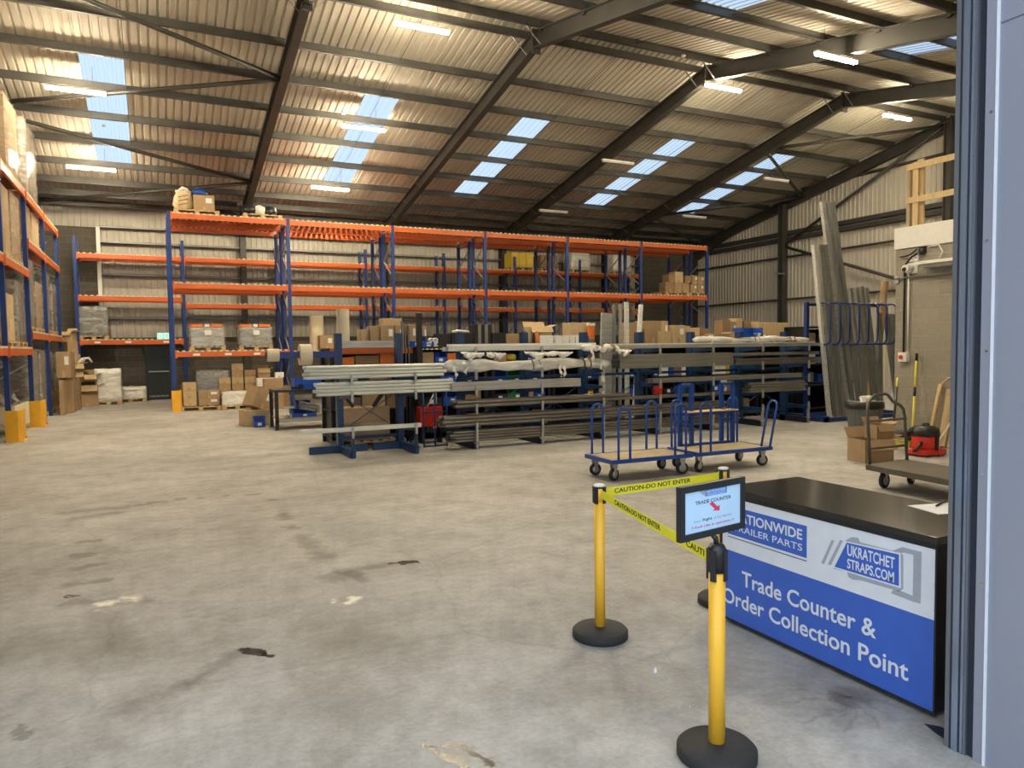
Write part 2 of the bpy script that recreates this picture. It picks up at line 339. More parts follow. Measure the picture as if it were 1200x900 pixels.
def text_mesh(name, s, mat, M4, w=None, h=None, bold=0.0, parent=None, align='L', thick=.0008, shear=0):
    cu = bpy.data.curves.new(name, 'FONT'); cu.body = s; cu.offset = bold; cu.extrude = .02; cu.shear = shear; cu.resolution_u = 4
    o = bpy.data.objects.new(name, cu); COL.objects.link(o)
    dg = bpy.context.evaluated_depsgraph_get(); dg.update()
    me = bpy.data.meshes.new_from_object(o.evaluated_get(dg)); bpy.data.objects.remove(o)
    xs = [v.co.x for v in me.vertices]; ys = [v.co.y for v in me.vertices]
    x0, x1, y0, y1 = min(xs), max(xs), min(ys), max(ys)
    sx = (w/(x1-x0)) if w else None; sy = (h/(y1-y0)) if h else None
    sx = sx or sy; sy = sy or sx
    for v in me.vertices: v.co = M4 @ Vector(((v.co.x-x0)*sx, (v.co.y-y0)*sy, (v.co.z+.02)/.04*thick))
    me.materials.clear(); me.materials.append(MT[mat])
    r = bpy.data.objects.new(name, me); COL.objects.link(r)
    if parent: r.parent = parent; KIDS.setdefault(parent.name, []).append(r)
    return r

# ------------------------------------------------------------------ the building
XL, XR, YB, YF, YR = -4.1, 24.5, 28.9, 1.85, 15.6
SL, ZR = .2, 9.42                     # roof slope and underside of sheet at the ridge
def zroof(y): return ZR - SL*abs(y-YR)
struct(B().box(-14, 34, -14, YB+.3, -.2, 0).make('floor', 'floor'), 'stained pale concrete slab')
FRX = [-3.85, 3.08, 8.45, 13.72, 19.05, 24.3]
SKX = [(-1.33, -.40), (5.39, 6.33), (10.2, 11.13), (15.85, 16.8), (20.55, 21.48)]
Y0s, Y1s = 19.4, 25.45
def corr_x(x0, x1, f0, f1, mat, name, up):   # corrugated strip: ribs across x, endpoints from f0(x),f1(x)
    b = B(); xs = []; x = x0; p = .19
    n = max(1, round((x1-x0)/p)); p = (x1-x0)/n
    prof = []
    for i in range(n):
        a = x0+i*p; prof += [(a, 0), (a+p*.62, 0), (a+p*.72, 1), (a+p*.90, 1)]
    prof.append((x1, 0))
    vs = [(b.bm.verts.new(Vector(f0)+Vector((px, 0, 0))+Vector(up)*h), b.bm.verts.new(Vector(f1)+Vector((px, 0, 0))+Vector(up)*h)) for px, h in prof]
    for i in range(len(vs)-1): b.bm.faces.new((vs[i][0], vs[i+1][0], vs[i+1][1], vs[i][1]))
    return b
def roofstrip(x0, x1, y0, y1, mat, name, label):
    o = corr_x(x0, x1, (0, y0, zroof(y0)), (0, y1, zroof(y1)), mat, name, (0, 0, .035)).make(name, mat); return struct(o, label)
edges = [XL]
for a, b_ in SKX: edges += [a, b_]
edges.append(XR)
n_w = 1
for sgn in (1, -1):
    ye = YB if sgn > 0 else YF; ya, yb = (Y0s, Y1s) if sgn > 0 else (2*YR-Y0s, 2*YR-Y1s)
    for i in range(0, len(edges)-1):
        x0, x1 = edges[i], edges[i+1]
        if i % 2 == 0: roofstrip(x0, x1, YR, ye, 'cream', 'ceiling', 'cream ribbed roof liner')
        else:
            roofstrip(x0, x1, YR, ya, 'cream', 'ceiling', 'cream ribbed roof liner'); roofstrip(x0, x1, yb, ye, 'cream', 'ceiling', 'cream ribbed roof liner')
            roofstrip(x0, x1, ya, yb, 'sky', 'window_%d' % n_w, 'translucent rooflight sheet'); n_w += 1
            ym = (ya+yb)/2; portal('rooflight_portal', ((x0+x1)/2, ym, zroof(ym)+.12), (-math.atan(SL)*sgn, 0, 0), x1-x0+.1, abs(yb-ya)/math.cos(math.atan(SL))+.1)
# blanking above the sheets so no light leaks at the ridge
struct(B().box(XL, XR, YR-.25, YR+.25, ZR+.06, ZR+.1).make('ceiling', 'cream'), 'ridge flashing')

def rafter(x, name='rafter'):
    b = B()
    for s in (1, -1):
        yend = YB-.05 if s > 0 else YF+.1
        for (zo0, zo1, w) in ((-.60, -.58, .19), (-.22, -.20, .19), (-.58, -.22, .02)):
            b.prism([(x-w/2, YR, zroof(YR)+zo0), (x-w/2, yend, zroof(yend)+zo0), (x-w/2, yend, zroof(yend)+zo1), (x-w/2, YR, zroof(YR)+zo1)], (w, 0, 0))
        # haunch towards the eaves
        y1 = yend; y0 = yend-2.6*s
        b.prism([(x-.01, y0, zroof(y0)-.58), (x-.01, y1, zroof(y1)-.58), (x-.01, y1, zroof(y1)-1.05)], (.02, 0, 0))
        b.prism([(x-.09, y0, zroof(y0)-.6), (x-.09, y1, zroof(y1)-1.07), (x-.09, y1, zroof(y1)-1.05), (x-.09, y0, zroof(y0)-.58)], (.18, 0, 0))
        # column
        yc = yend-.2*s
        if s < 0 and abs(x-3.08) < .1: continue   # the doorway is here
        b.box(x-.1, x+.1, yc-.2, yc-.18, 0, zroof(yend)-.5); b.box(x-.1, x+.1, yc+.16, yc+.18, 0, zroof(yend)-.5); b.box(x-.01, x+.01, yc-.18, yc+.16, 0, zroof(yend)-.5)
    b.box(x-.11, x+.11, YR-.03, YR+.03, zroof(YR)-.72, zroof(YR)-.16)
    for dz in (.62, .3): 
        for dx in (-.06, .06): b.tube([(x+dx, YR-.06, ZR-dz), (x+dx, YR+.06, ZR-dz)], .015, 6)
    return struct(b.make('steel_portal_frame', 'steel'), 'dark grey steel portal frame')
for x in FRX: rafter(x)
PUR = [YR+.35]+[YR+.35+1.5*k+.01*0 for k in range(1, 9)]
PUR = [15.95, 17.85, 19.35, 20.85, 22.35, 23.85, 25.35, 26.7, 27.7, 28.55]
for s in (1, -1):
    for y in PUR:
        yy = y if s > 0 else 2*YR-y
        if yy < YF+.1: continue
        z = zroof(yy); b = B(); t = .012
        b.box(XL+.02, XR-.02, yy-t/2, yy+t/2, z-.2, z-.0); b.box(XL+.02, XR-.02, yy-.065, yy, z-.2, z-.188); b.box(XL+.02, XR-.02, yy, yy+.065, z-.012, z)
        b.box(XL+.02, XR-.02, yy-.068, yy-.06, z-.2, z-.175)
        struct(b.make('roof_purlin', 'purlin'), 'galvanised roof purlin')
b = B()
for x in FRX[1:-1]:
    for y in PUR[:8]: yy = 2*YR-y; b.box(x-.07, x+.07, yy-.012, yy+.09, zroof(yy)-.26, zroof(yy)-.04)
struct(b.make('purlin_cleats', 'steel'), 'dark cleats where purlins cross the rafters')
# fly braces from rafter foot up to the purlins, sag rods
b = B()
for x in FRX[1:-1]:
    for s in (1,):
        for y in PUR[5:9]:
            yy = y if s > 0 else 2*YR-y
            for d in (-1, 1): b.bar((x+.05*d, yy, zroof(yy)-.58), (x+.62*d, yy, zroof(yy)-.17), .035, .006)
    for d in (-1, 1): b.bar((x+.05*d, YR+.35, ZR-.66), (x+.55*d, YR+.35, ZR-.2), .04, .008); b.bar((x+.05*d, YR-.35, ZR-.66), (x+.55*d, YR-.35, ZR-.2), .04, .008)
struct(b.make('fly_braces', 'girt'), 'thin brace straps beside the rafters')
b = B()
mids = [(FRX[i]+FRX[i+1])/2 for i in range(5)]
for mx in mids: b.tube([(mx, 15.9, zroof(15.9)-.1), (mx, YB-.2, zroof(YB-.2)-.1)], .008, 6); b.tube([(mx, 15.3, zroof(15.3)-.1), (mx, YF+.3, zroof(YF+.3)-.1)], .008, 6)
struct(b.make('sag_rods', 'purlin'), 'sag rods between purlins')
# wind bracing
def braces(xa, xb, ys_a, ys_b):
    b = B()
    for ya in ys_a:
        for yb in ys_b:
            if abs(ya-yb) < 3.6: b.tube([(xa, ya, zroof(ya)-.42), (xb, yb, zroof(yb)-.42)], .055, 10)
    struct(b.make('wind_bracing', 'steel'), 'round tube wind bracing in the roof')
braces(FRX[1], FRX[0], (18.8, 25.0), (15.7, 21.9, 28.1)); braces(FRX[4], FRX[5], (18.8, 25.0), (15.7, 21.9, 28.1))
# walls
def zr(y): return zroof(y)+.06
def clad_y(name, x0, x1, y, z0, z1, mat='clad', up=(0, .03, 0)):
    return struct(corr_x(x0, x1, (0, y, z0), (0, y, z1), mat, name, up).make(name, mat))
ze = zroof(YB)+.1
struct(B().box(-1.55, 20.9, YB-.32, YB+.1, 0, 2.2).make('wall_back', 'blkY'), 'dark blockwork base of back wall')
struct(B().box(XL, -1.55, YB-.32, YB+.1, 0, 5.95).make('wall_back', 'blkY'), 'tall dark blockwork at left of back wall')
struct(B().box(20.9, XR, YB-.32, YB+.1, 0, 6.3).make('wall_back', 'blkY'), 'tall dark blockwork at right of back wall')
clad_y('wall_back', XL, XR, YB-.02, 2.15, ze, up=(0, -.03, 0))
for z, m_, d in ((2.85, 'girt', .07), (4.35, 'girt', .09), (5.45, 'girt', .12), (5.97, 'girt', .14)):
    struct(B().box(-1.55, 20.9, YB-.2-d, YB-.1, z, z+.03).box(-1.55, 20.9, YB-.12, YB-.1, z, z+.09).make('wall_girt', m_), 'pale horizontal sheeting rail')
# edge strip beside the tall left blockwork
struct(B().box(-1.62, -1.5, YB-.42, YB-.3, 2.2, 5.95).make('trim_1', 'white'), 'white edge strip of blockwork')
# right gable wall
def clad_x(name, x, y0, y1, zf, mat):
    b = B(); n = round((y1-y0)/.19); p = (y1-y0)/n; prof = []
    for i in range(n): a = y0+i*p; prof += [(a, 0), (a+p*.62, 0), (a+p*.72, 1), (a+p*.9, 1)]
    prof.append((y1, 0)); vs = [(b.bm.verts.new((x-.035*h, y, 0)), b.bm.verts.new((x-.035*h, y, zf(y)))) for y, h in prof]
    for i in range(len(vs)-1): b.bm.faces.new((vs[i][0], vs[i+1][0], vs[i+1][1], vs[i][1]))
    return struct(b.make(name, mat), 'vertical ribbed cladding')
clad_x('wall_right', XR, YF, YB, zr, 'clad')
clad_x('wall_left', XL, YF, YB, zr, 'clad')
b = B()
for z in (3.55, 5.35, 6.05, 6.3, 8.05):
    y1 = YB if z < 6.5 else YR+(ZR-z)/SL-.5; y0 = YF if z < 6.5 else 2*YR-y1
    b.box(XR-.2, XR-.04, max(y0, YF), min(y1, YB), z, z+.015); b.box(XR-.2, XR-.19, max(y0, YF), min(y1, YB), z, z+(.17 if 6 < z < 7 else .07))
struct(b.make('wall_girt', 'steel'), 'dark sheeting rails on the gable')
b = B()
for y in (22.8, 15.6, 8.5):
    h = zroof(y)-.4; x = XR-.35; b.box(x-.13, x+.13, y-.13, y-.11, 0, h); b.box(x-.13, x+.13, y+.11, y+.13, 0, h); b.box(x-.01, x+.01, y-.11, y+.11, 0, h)
struct(b.make('gable_column', 'steel'), 'dark grey gable wall columns')
b = B(); xg = XR-.28
b.tube([(xg, 22.7, 5.9), (xg, 15.75, 9.0)], .06, 10); b.tube([(xg, 22.7, 5.8), (xg, 15.7, 3.35)], .06, 10); b.tube([(xg+.05, 15.5, 9.0), (xg+.05, 8.6, 5.9)], .06, 10)
struct(b.make('wall_bracing', 'steel'), 'round tube bracing on the gable')
struct(B().prism([(3.06, 1.97, .0005), (3.02, 2.02, .0005), (2.99, 1.95, .0005), (2.97, 1.86, .0005), (3.06, 1.86, .0005)], (0, 0, .002)).make('trim_5', 'jambd'), 'flat dark patch for the gap at the edge of the doorway slab')  # dark colour on a thin sheet stands for the depth of the gap
# front wall with the doorway the camera looks through
b = B(); b.box(XL, -2.3, YF-.02, YF+.18, 0, zroof(YF)+.1).box(-2.3, 3.0, YF-.02, YF+.18, 4.7, zroof(YF)+.1).box(3.0, XR, YF-.14, YF-.0, 0, zroof(YF)+.1)
struct(b.make('wall_front', 'clad'), 'front wall around the doorway')

# door jamb and outside cladding on the right
XJ = 2.93
j = struct(B().box(XJ+.012, XJ+.3, 1.70, 1.868, 0, 5.2).make('door_1', 'jambd'), 'roller shutter guide beside the doorway')
def jamb_strip(name, y0, y1, x, mat): return B().box(x, XJ+.05, y0, y1, 0, 5.2).make(name, mat, j)
for y0, y1, x, m_ in ((1.853, 1.872, XJ, 'jamb'), (1.842, 1.850, XJ-.002, 'jambd'), (1.815, 1.840, XJ-.006, 'jamblt'), (1.806, 1.813, XJ-.001, 'jambd'), (1.796, 1.806, XJ-.004, 'jamblt'), (1.785, 1.795, XJ, 'jamb')): jamb_strip('guide_channel', y0, y1, x, m_)
pw = struct(B().box(XJ-.006, XJ+.3, 1.712, 1.75, 0, 5.2).make('trim_2', 'panel'), 'grey corner flashing with rivets')
for k in range(12):
    z = .25+k*.46+(.03 if k % 2 else 0); B().lathe([(.006, 0), (.005, .002), (.002, .0035)], (0, 0, 0), 10, 'x').make('rivet', 'chrome', pw, (XJ-.0085, 1.732-.006*(k % 2), z))
b = B().box(XJ+.0, XJ+.3, -3, 1.708, 0, 2.9).box(XJ+.0, XJ+.3, -3, 1.708, 2.908, 5.2).box(XJ+.006, XJ+.3, -3, 1.7, 2.89, 2.92)
struct(b.make('wall_outside', 'panel'), 'smooth grey blue cladding panels')
struct(B().box(XJ-.008, XJ+.01, 1.704, 1.712, 0, 5.2).make('trim_3', 'swhite'), 'pale edge of cladding panel')

# office block wall at the right with mezzanine edge above
XW = 11.62
struct(B().box(XW, XW+.22, YF+.2, 8.42, 0, 3.3).make('wall_office', 'blkX'), 'grey blockwork office wall')
struct(B().box(XW-.03, XW+.3, YF+.2, 8.44, 3.3, 3.66).make('trim_4', 'white'), 'cream fascia board above blockwork')
struct(B().box(XW+.22, XR-.4, YF+.2, 8.42, 3.3, 3.6).make('mezzanine_floor', 'timber'), 'mezzanine floor over the office')
g = thing('timber_handrail', 'pale sawn timber handrail on the mezzanine edge above block wall', 'handrail', (XW+.1, 8.12, 3.66))
for dy in (0, -2.2, -4.4): B().box(-.05, .0, dy-.05, dy+.05, 0, 1.08).box(.0, .05, dy-.11, dy-.0, 0.0, 1.12).make('post', 'timber', g)
for z in (.40, .96): B().box(-.07, -.05, -5.6, .15, z, z+.10).make('rail', 'timber', g)
B().box(-.05, .05, .10, .16, -.0, 1.0).make('post', 'ply', g)

# fire door at the back
d = struct(B().box(0, .83, -.06, .02, 0, 2.05).make('door_2', 'door', loc=(-.28, YB-.34, 0)), 'dark double leaf fire exit door')
for x in (0.0, .8): B().box(x, x+.03, -.1, -.06, 0, 2.06).make('door_frame', 'blackm', d)
B().box(0.03, .8, -.1, -.06, 2.02, 2.06).make('door_frame', 'blackm', d)
for x in (.12, .28, .44, .6, .72): B().box(x, x+.02, -.075, -.06, .08, 1.95).make('door_rib', 'blackm', d)
B().box(.1, .75, -.14, -.1, .98, 1.02).make('push_bar', 'wheelgrey', d)
B().box(.09, .7, -.075, -.06, .1, .16).make('kick_strip', 'girt', d)
e = thing('exit_sign', 'small lit green exit sign above the dark fire door', 'sign', (.12, YB-.4, 2.13))
B().box(0, .42, -.05, .07, 0, .24).make('housing', 'white', e); B().box(.02, .4, -.056, -.05, .02, .22).make('sign_face', 'exit', e)
B().box(.19, .21, -.058, -.056, .03, .21).make('arrow', 'white', e); B().box(.3, .33, -.058, -.056, .06, .18).make('arrow', 'white', e)

# ------------------------------------------------------------------ batten lamps hung from the roof
def batten(lit):
    t = thing('batten_light', '', 'ceiling light')
    B().box(-.62, .62, -.05, .05, .03, .075).make('housing', 'white', t)
    B().box(-.60, .60, -.045, .045, -.02, .03).make('diffuser', 'lamp' if lit else 'off', t)
    for x in (-.35, .35): B().tube([(x, 0, .075), (x, 0, .62)], .004, 6).make('hanger', 'purlin', t)
    return t
LM = {}
def put_lamp(x, y, lit, label, group=None):
    k = 'lit' if lit else 'off'
    if k not in LM: LM[k] = t = batten(lit); t['label'] = label
    else: t = dup(LM[k], (0, 0, 0), label=label)
    t.location = (x, y, zroof(y)-.75)
    if group: t['group'] = group
for x, y, lit, lb in (
    (-1.42, 19.95, 1, 'lit batten light in front of the leftmost rooflight strip, the higher of two there'),
    (-1.42, 24.2, 1, 'lit batten light low on the roof slope above the left pallet racking'),
    (5.42, 20.05, 1, 'lit batten light crossing the second rooflight strip from the left'),
    (5.38, 24.2, 1, 'lit batten light just below the second rooflight strip'),
    (5.43, 15.15, 1, 'lit batten light at the ridge, left of the second steel rafter'),
    (14.1, 15.4, 1, 'lit batten light at the ridge beside the third rafter kink'),
    (13.3, 11.1, 1, 'lit batten light between the two rightmost rafters, nearest the ridge front'),
    (20.6, 14.95, 1, 'lit batten light nearest the right gable wall'),
    (14.0, 20.25, 0, 'unlit batten light between third and fourth rafters'),
    (14.0, 24.6, 0, 'unlit batten light low behind the third rafter above the orange racking'),
    (21.0, 20.15, 0, 'unlit batten light near the top of the rightmost rooflight strip'),
    (20.4, 24.0, 0, 'unlit batten light low at the end of the rightmost rooflight strip')):
    put_lamp(x, y, lit, lb)
for x, y in ((-1.42, 15.15), (5.4, 11.1), (7.4, 6.6), (20.6, 11.0)):
    put_lamp(x, y, 1, 'lit batten light above the entrance end of the hall', 'lamps above the entrance')
for i, (x, y) in enumerate(((-1.0, 22.6), (4.95, 20.4), (12.4, 15.0), (-1.75, 20.3))):
    t = B().lathe([(.05, 0), (.06, .03), (.03, .05)], (0, 0, 0), 12).make('smoke_detector', 'white', loc=(x, y, zroof(y)-.25))
    tag(t, ['small white detector on a purlin left of the first rafter', 'small white detector on the second rooflight strip', 'small white detector under the ridge purlin', 'small white detector above the leftmost lit lamp'][i], 'detector')

# ------------------------------------------------------------------ pallet racking
def pallet_rack(name, label, loc, rotz, xs, levels, depth=1.1, top=5.62, group=None, ends=True):
    t = thing(name, label, 'pallet rack', loc, rotz, group)
    post = None
    for i, x in enumerate(xs):
        for y in (0, depth-.09):
            b = B(); tp = top
            b.box(x-.05, x-.043, y, y+.09, .01, tp).box(x+.043, x+.05, y, y+.09, .01, tp).box(x-.043, x+.043, y, y+.008, .01, tp)
            b.box(x-.08, x+.08, y-.03, y+.12, 0, .01)
            b.make('upright', 'blue', t)
        b = B(); z = .25; k = 0
        while z < top-.6:
            a, c = (.05, depth-.05) if k % 2 == 0 else (depth-.05, .05)
            b.bar((x, a, z), (x, c, z+.62), .035, .035); z += .62; k += 1
        b.bar((x, .05, .2), (x, depth-.05, .2), .035); b.bar((x, .05, top-.1), (x, depth-.05, top-.1), .035)
        b.make('frame_brace', 'galv', t)
    for i in range(len(xs)-1):
        for z in levels[i]:
            x0, x1 = xs[i]+.05, xs[i+1]-.05
            for y in (-.012, depth-.05):
                b = B(); b.box(x0, x1, y, y+.05, z-.16, z-.02); b.box(x0, x0+.05, y-.012, y+.02, z-.2, z+.03).box(x1-.05, x1, y-.012, y+.02, z-.2, z+.03)
                b.make('beam', 'orange', t)
            b = B(); n = int((x1-x0)/.165); p = (x1-x0)/n
            for k in range(n): b.box(x0+k*p, x0+k*p+.10, .01, depth-.02, z-.02, z)
            b.make('deck', 'deck', t)
            b = B()
            for k in range(n): b.box(x0+k*p+.015, x0+k*p+.095, -.018, .03, z-.02, z+.022)
            b.box(x0, x1, -.016, -.013, z-.02, z-.012)
            b.make('lit_slat_ends', 'roll', t)  # pale ticks painted in for the lit ends of the deck slats
    return t
FX = [.5+3.24*k for k in range(7)]
LV = [[1.70, 3.64, 5.60]]+[[1.66, 3.64, 5.60]]*5
pallet_rack('pallet_racking', 'tall orange and blue pallet racking in the middle of the hall, front run', (0, 22.66, 0), 0, FX, LV)
pallet_rack('pallet_racking', 'orange and blue pallet racking back to back behind the front run', (0, 24.02, 0), 0, FX, [[3.64, 5.6]]*6, top=5.5)
RX = [-2.2+3.2*k for k in range(8)]
pallet_rack('pallet_racking', 'low orange and blue pallet racking against the back wall', (0, 27.55, 0), 0, RX, [[2.12, 3.57, 4.95]]+[[3.36, 4.95]]*6, depth=.95, top=5.5)
LY = [10.6, 13.75, 16.9, 20.0, 23.1, 26.2]
pallet_rack('pallet_racking', 'loaded pallet racking along the left wall', (-2.52, 0, 0), math.pi/2, LY, [[1.82, 3.6, 5.42]]*3+[[2.2, 4.32, 5.42]]*2, depth=1.1, top=5.4)
# beam price labels
def beam_labels(pts, Y):
    for i, (x, z) in enumerate(pts):
        o = B().box(-.09, .09, -.002, 0, -.03, .03).make('beam_label', 'label', loc=(x, Y, z)); tag(o, 'small white location label on an orange rack beam', 'label', 'rack beam labels')
beam_labels([(1.1, 1.60), (1.95, 1.60), (2.75, 1.60)], 22.66-.016)
beam_labels([(-1.65, 2.03), (-.75, 2.03), (.4, 2.03)], 27.55-.016)
# yellow column guards
gd = thing('rack_guard', 'yellow steel guard at the foot of the nearest left rack post', 'rack guard', (-2.5, 16.9, 0))
B().prism([(-.09, -.26, 0), (.12, -.26, 0), (.17, -.15, 0), (.17, .3, 0), (.13, .3, 0), (.13, -.14, 0), (.10, -.21, 0), (-.09, -.21, 0)], (0, 0, .6)).make('guard_plate', 'yguard', gd)
B().box(-.09, .2, -.29, .33, 0, .012).make('base_plate', 'yguard', gd); B().lathe([(.02, 0), (.02, .03)], (.16, .31, .012), 8).make('anchor_bolt', 'blackm', gd)
dup(gd, (-2.5, 20.0, 0), label='yellow steel guard at the second left rack post, beside the cream pallet box')
dup(gd, (-2.5, 26.2, 0), label='yellow steel guard at the farthest left rack post, half hidden by cartons')
dup(gd, (-2.5, 13.75, 0), label='yellow steel guard on the left rack nearest the entrance')
g2 = dup(gd, (.5, 22.6, 0), 0, label='tall yellow guard at the left foot of the central racking')
B().box(-.10, -.08, -.25, -.21, .15, .5).make('reflector', 'red', g2)

# ------------------------------------------------------------------ pallets and loads
def pallet_bm(w, d):
    b = B(); n = 6
    for k in range(n): x = -w/2+k*(w-.1)/(n-1); b.box(x, x+.1, -d/2, d/2, .118, .14)
    for y in (-d/2, -.05, d/2-.1): b.box(-w/2, w/2, y, y+.1, .098, .118); b.box(-w/2, w/2, y, y+.1, 0, .02)
    for x in (-w/2, -.06, w/2-.12):
        for y in (-d/2, -.05, d/2-.1): b.box(x, x+.12, y, y+.1, .02, .098)
    return b
def load(loc, w, d, h, label, mat='card', wrap='clear', grid=(3, 2, 4), rotz=0, jit=.012, capped=False, group=None, name='pallet_load'):
    t = thing(name, label, 'pallet load', loc, rotz, group)
    pallet_bm(w, d).make('pallet', 'wood', t)
    nx, ny, nz = grid; b = B(); W_, D_, H_ = w-.06, d-.06, h-.14
    for i in range(nx):
        for j in range(ny):
            for k in range(nz):
                g = .006; q = random.uniform(-.01, .01)
                b.box(-W_/2+W_*i/nx+g+q, -W_/2+W_*(i+1)/nx-g+q, -D_/2+D_*j/ny+g, -D_/2+D_*(j+1)/ny-g, .142+H_*k/nz, .142+H_*(k+1)/nz-g)
    b.make('cartons', mat, t)
    if wrap: B().box(-w/2+.005, w/2-.005, -d/2+.005, d/2-.005, .10, h+.012).jitter(jit, 5).make('stretch_wrap', wrap, t, smooth=True)
    return t
RL = math.pi/2
def LL(y0, y1, z, h, label, **k): # load on the left rack
    return load((-3.07, (y0+y1)/2, z), y1-y0, .98, h, label, rotz=RL, **k)
LL(18.3, 19.9, 5.42, 1.72, 'tall brown wrapped load on top of the left rack, nearest the camera', wrap='clear', grid=(3, 2, 5))
LL(20.9, 22.7, 5.42, 1.92, 'tall load in silvery film on top of the left rack, second from the camera', wrap='grey_wrap', grid=(3, 2, 5))
LL(17.2, 18.4, 3.6, 1.5, 'brown carton load on the second beam of the nearest left rack bay', wrap=None, mat='card', grid=(2, 2, 3))
LL(18.55, 19.75, 3.6, 1.55, 'brown carton load beside the second left rack post, second beam up', wrap='clear', grid=(2, 2, 3))
LL(17.2, 18.45, 1.82, 1.1, 'open brown cartons on the lowest beam of nearest left rack bay', wrap=None, mat='card2', grid=(2, 1, 2))
LL(18.6, 19.85, 1.82, 1.45, 'film wrapped load on the lowest beam of nearest left rack bay', wrap='grey_wrap', mat='card3')
LL(20.2, 21.45, 4.32, .92, 'brown cartons on the upper beam of the second left bay', wrap=None, mat='card', grid=(2, 2, 2))
LL(21.6, 22.9, 4.32, .9, 'brown cartons on the upper beam, third left rack post', wrap=None, mat='card2', grid=(2, 2, 2))
LL(20.2, 21.4, 2.2, 1.75, 'film wrapped tall load on the middle beam of the second left bay', wrap='grey_wrap', mat='card3')
LL(21.6, 22.9, 2.2, 1.3, 'brown carton load behind the film wrapped load, second left bay', wrap='clear', mat='card')
LL(23.3, 24.5, 2.2, 1.7, 'silvery wrapped load on the middle beam of the farthest left bay', wrap='grey_wrap', mat='card3')
LL(24.75, 26.0, 2.2, 1.5, 'silvery wrapped load at the far end of the left rack middle beam', wrap='grey_wrap', mat='card3')
LL(20.35, 21.55, 0, 1.78, 'tall film wrapped load on the floor of the second left bay', wrap='grey_wrap', mat='card3')
LL(21.7, 22.9, 0, 1.78, 'second tall film wrapped load on the floor behind it', wrap='grey_wrap', mat='card3')
LL(23.35, 24.6, 0, 1.72, 'film wrapped load on the floor behind the big brown cartons', wrap='grey_wrap', mat='card3')
LL(24.8, 26.0, 0, 1.7, 'film wrapped load on the floor at the far left rack post', wrap='grey_wrap', mat='card3')
LL(14.0, 15.2, 0, 1.5, 'brown load on the floor under the left rack out of the far bays', wrap='clear')
# cream sided pallet box with grey plastic scraps
t = thing('pallet_box', 'cream board pallet box of grey plastic scraps between two yellow guards', 'pallet box', (-3.02, 18.6, 0), RL)
pallet_bm(1.9, .9).make('pallet', 'wood', t)
b = B().box(-.95, .95, -.45, -.42, .14, .62).box(-.95, .95, .42, .45, .14, .62).box(-.95, -.92, -.42, .42, .14, .62).box(.92, .95, -.42, .42, .14, .62); b.make('side_boards', 'roll', t)
b = B()
for k in range(26): 
    a = random.uniform(0, 6.28); x, y = random.uniform(-.7, .7), random.uniform(-.2, .2); b.tube([(x, y, .55+.02*(k % 8)), (x+.12*math.cos(a), y+.12*math.sin(a), .66+.02*(k % 8)), (x+.2*math.cos(a), y+.2*math.sin(a), .58+.02*(k % 8))], .03, 6)
o = b.make('plastic_scraps', 'galv', t); 

def carton(loc, w, d, h, label, rotz=0, mat='card', group=None, lab=False, tape=True, open_=False, name='cardboard_box', tilt=None, cat='box'):
    t = thing(name, label, cat, loc, rotz, group)
    if tilt: t.rotation_euler.x, t.rotation_euler.y = tilt
    if open_:
        e = .006; b = B().box(-w/2, w/2, -d/2, d/2, 0, e).box(-w/2, w/2, -d/2, -d/2+e, e, h).box(-w/2, w/2, d/2-e, d/2, e, h).box(-w/2, -w/2+e, -d/2, d/2, e, h).box(w/2-e, w/2, -d/2, d/2, e, h)
        b.make('body', mat, t)
        f = d*.45
        B().prism([(-w/2, -d/2, h), (w/2, -d/2, h), (w/2, -d/2-f*.5, h-f*.8), (-w/2, -d/2-f*.5, h-f*.8)], (0, .005, .005)).make('flap', mat if mat != 'card3' else 'card2', t)
        B().prism([(-w/2, d/2, h), (w/2, d/2, h), (w/2, d/2+f*.5, h+f*.8), (-w/2, d/2+f*.5, h+f*.8)], (0, .005, .005)).make('flap', mat, t)
        B().prism([(w/2, -d/2, h), (w/2, d/2, h), (w/2+f*.8, d/2, h+f*.3), (w/2+f*.8, -d/2, h+f*.3)], (.004, 0, .005)).make('flap', mat, t)
    else:
        B().box(-w/2, w/2, -d/2, d/2, 0, h).make('body', mat, t, bevel=.006)
        if tape: B().box(-w/2-.001, w/2+.001, -.03, .03, h, h+.0015).box(-.03, .03, -d/2-.0015, -d/2, h*.0+.01, h*.28).box(-w*.5+.01, w*.5-.01, -d/2-.0015, -d/2, h*.52, h*.53).make('packing_tape', 'tape' if mat != 'card2' else 'card', t)
    if lab: B().box(w*.08, w*.38, -d/2-.003, -d/2-.0016, h*.5, h*.82).make('shipping_label', 'label', t)
    return t
def cpx(x0, x1, yt, Y, z0, d, label, **k):  # carton spanning pixels x0..x1 with its top at yt, front face at depth Y, standing at z0
    ym = yt+4; a, b_ = onY(x0, ym, Y), onY(x1, ym, Y); top = onY((x0+x1)/2, yt, Y).z
    return carton(((a.x+b_.x)/2, Y+d/2, z0), b_.x-a.x, d, top-z0, label, **k)
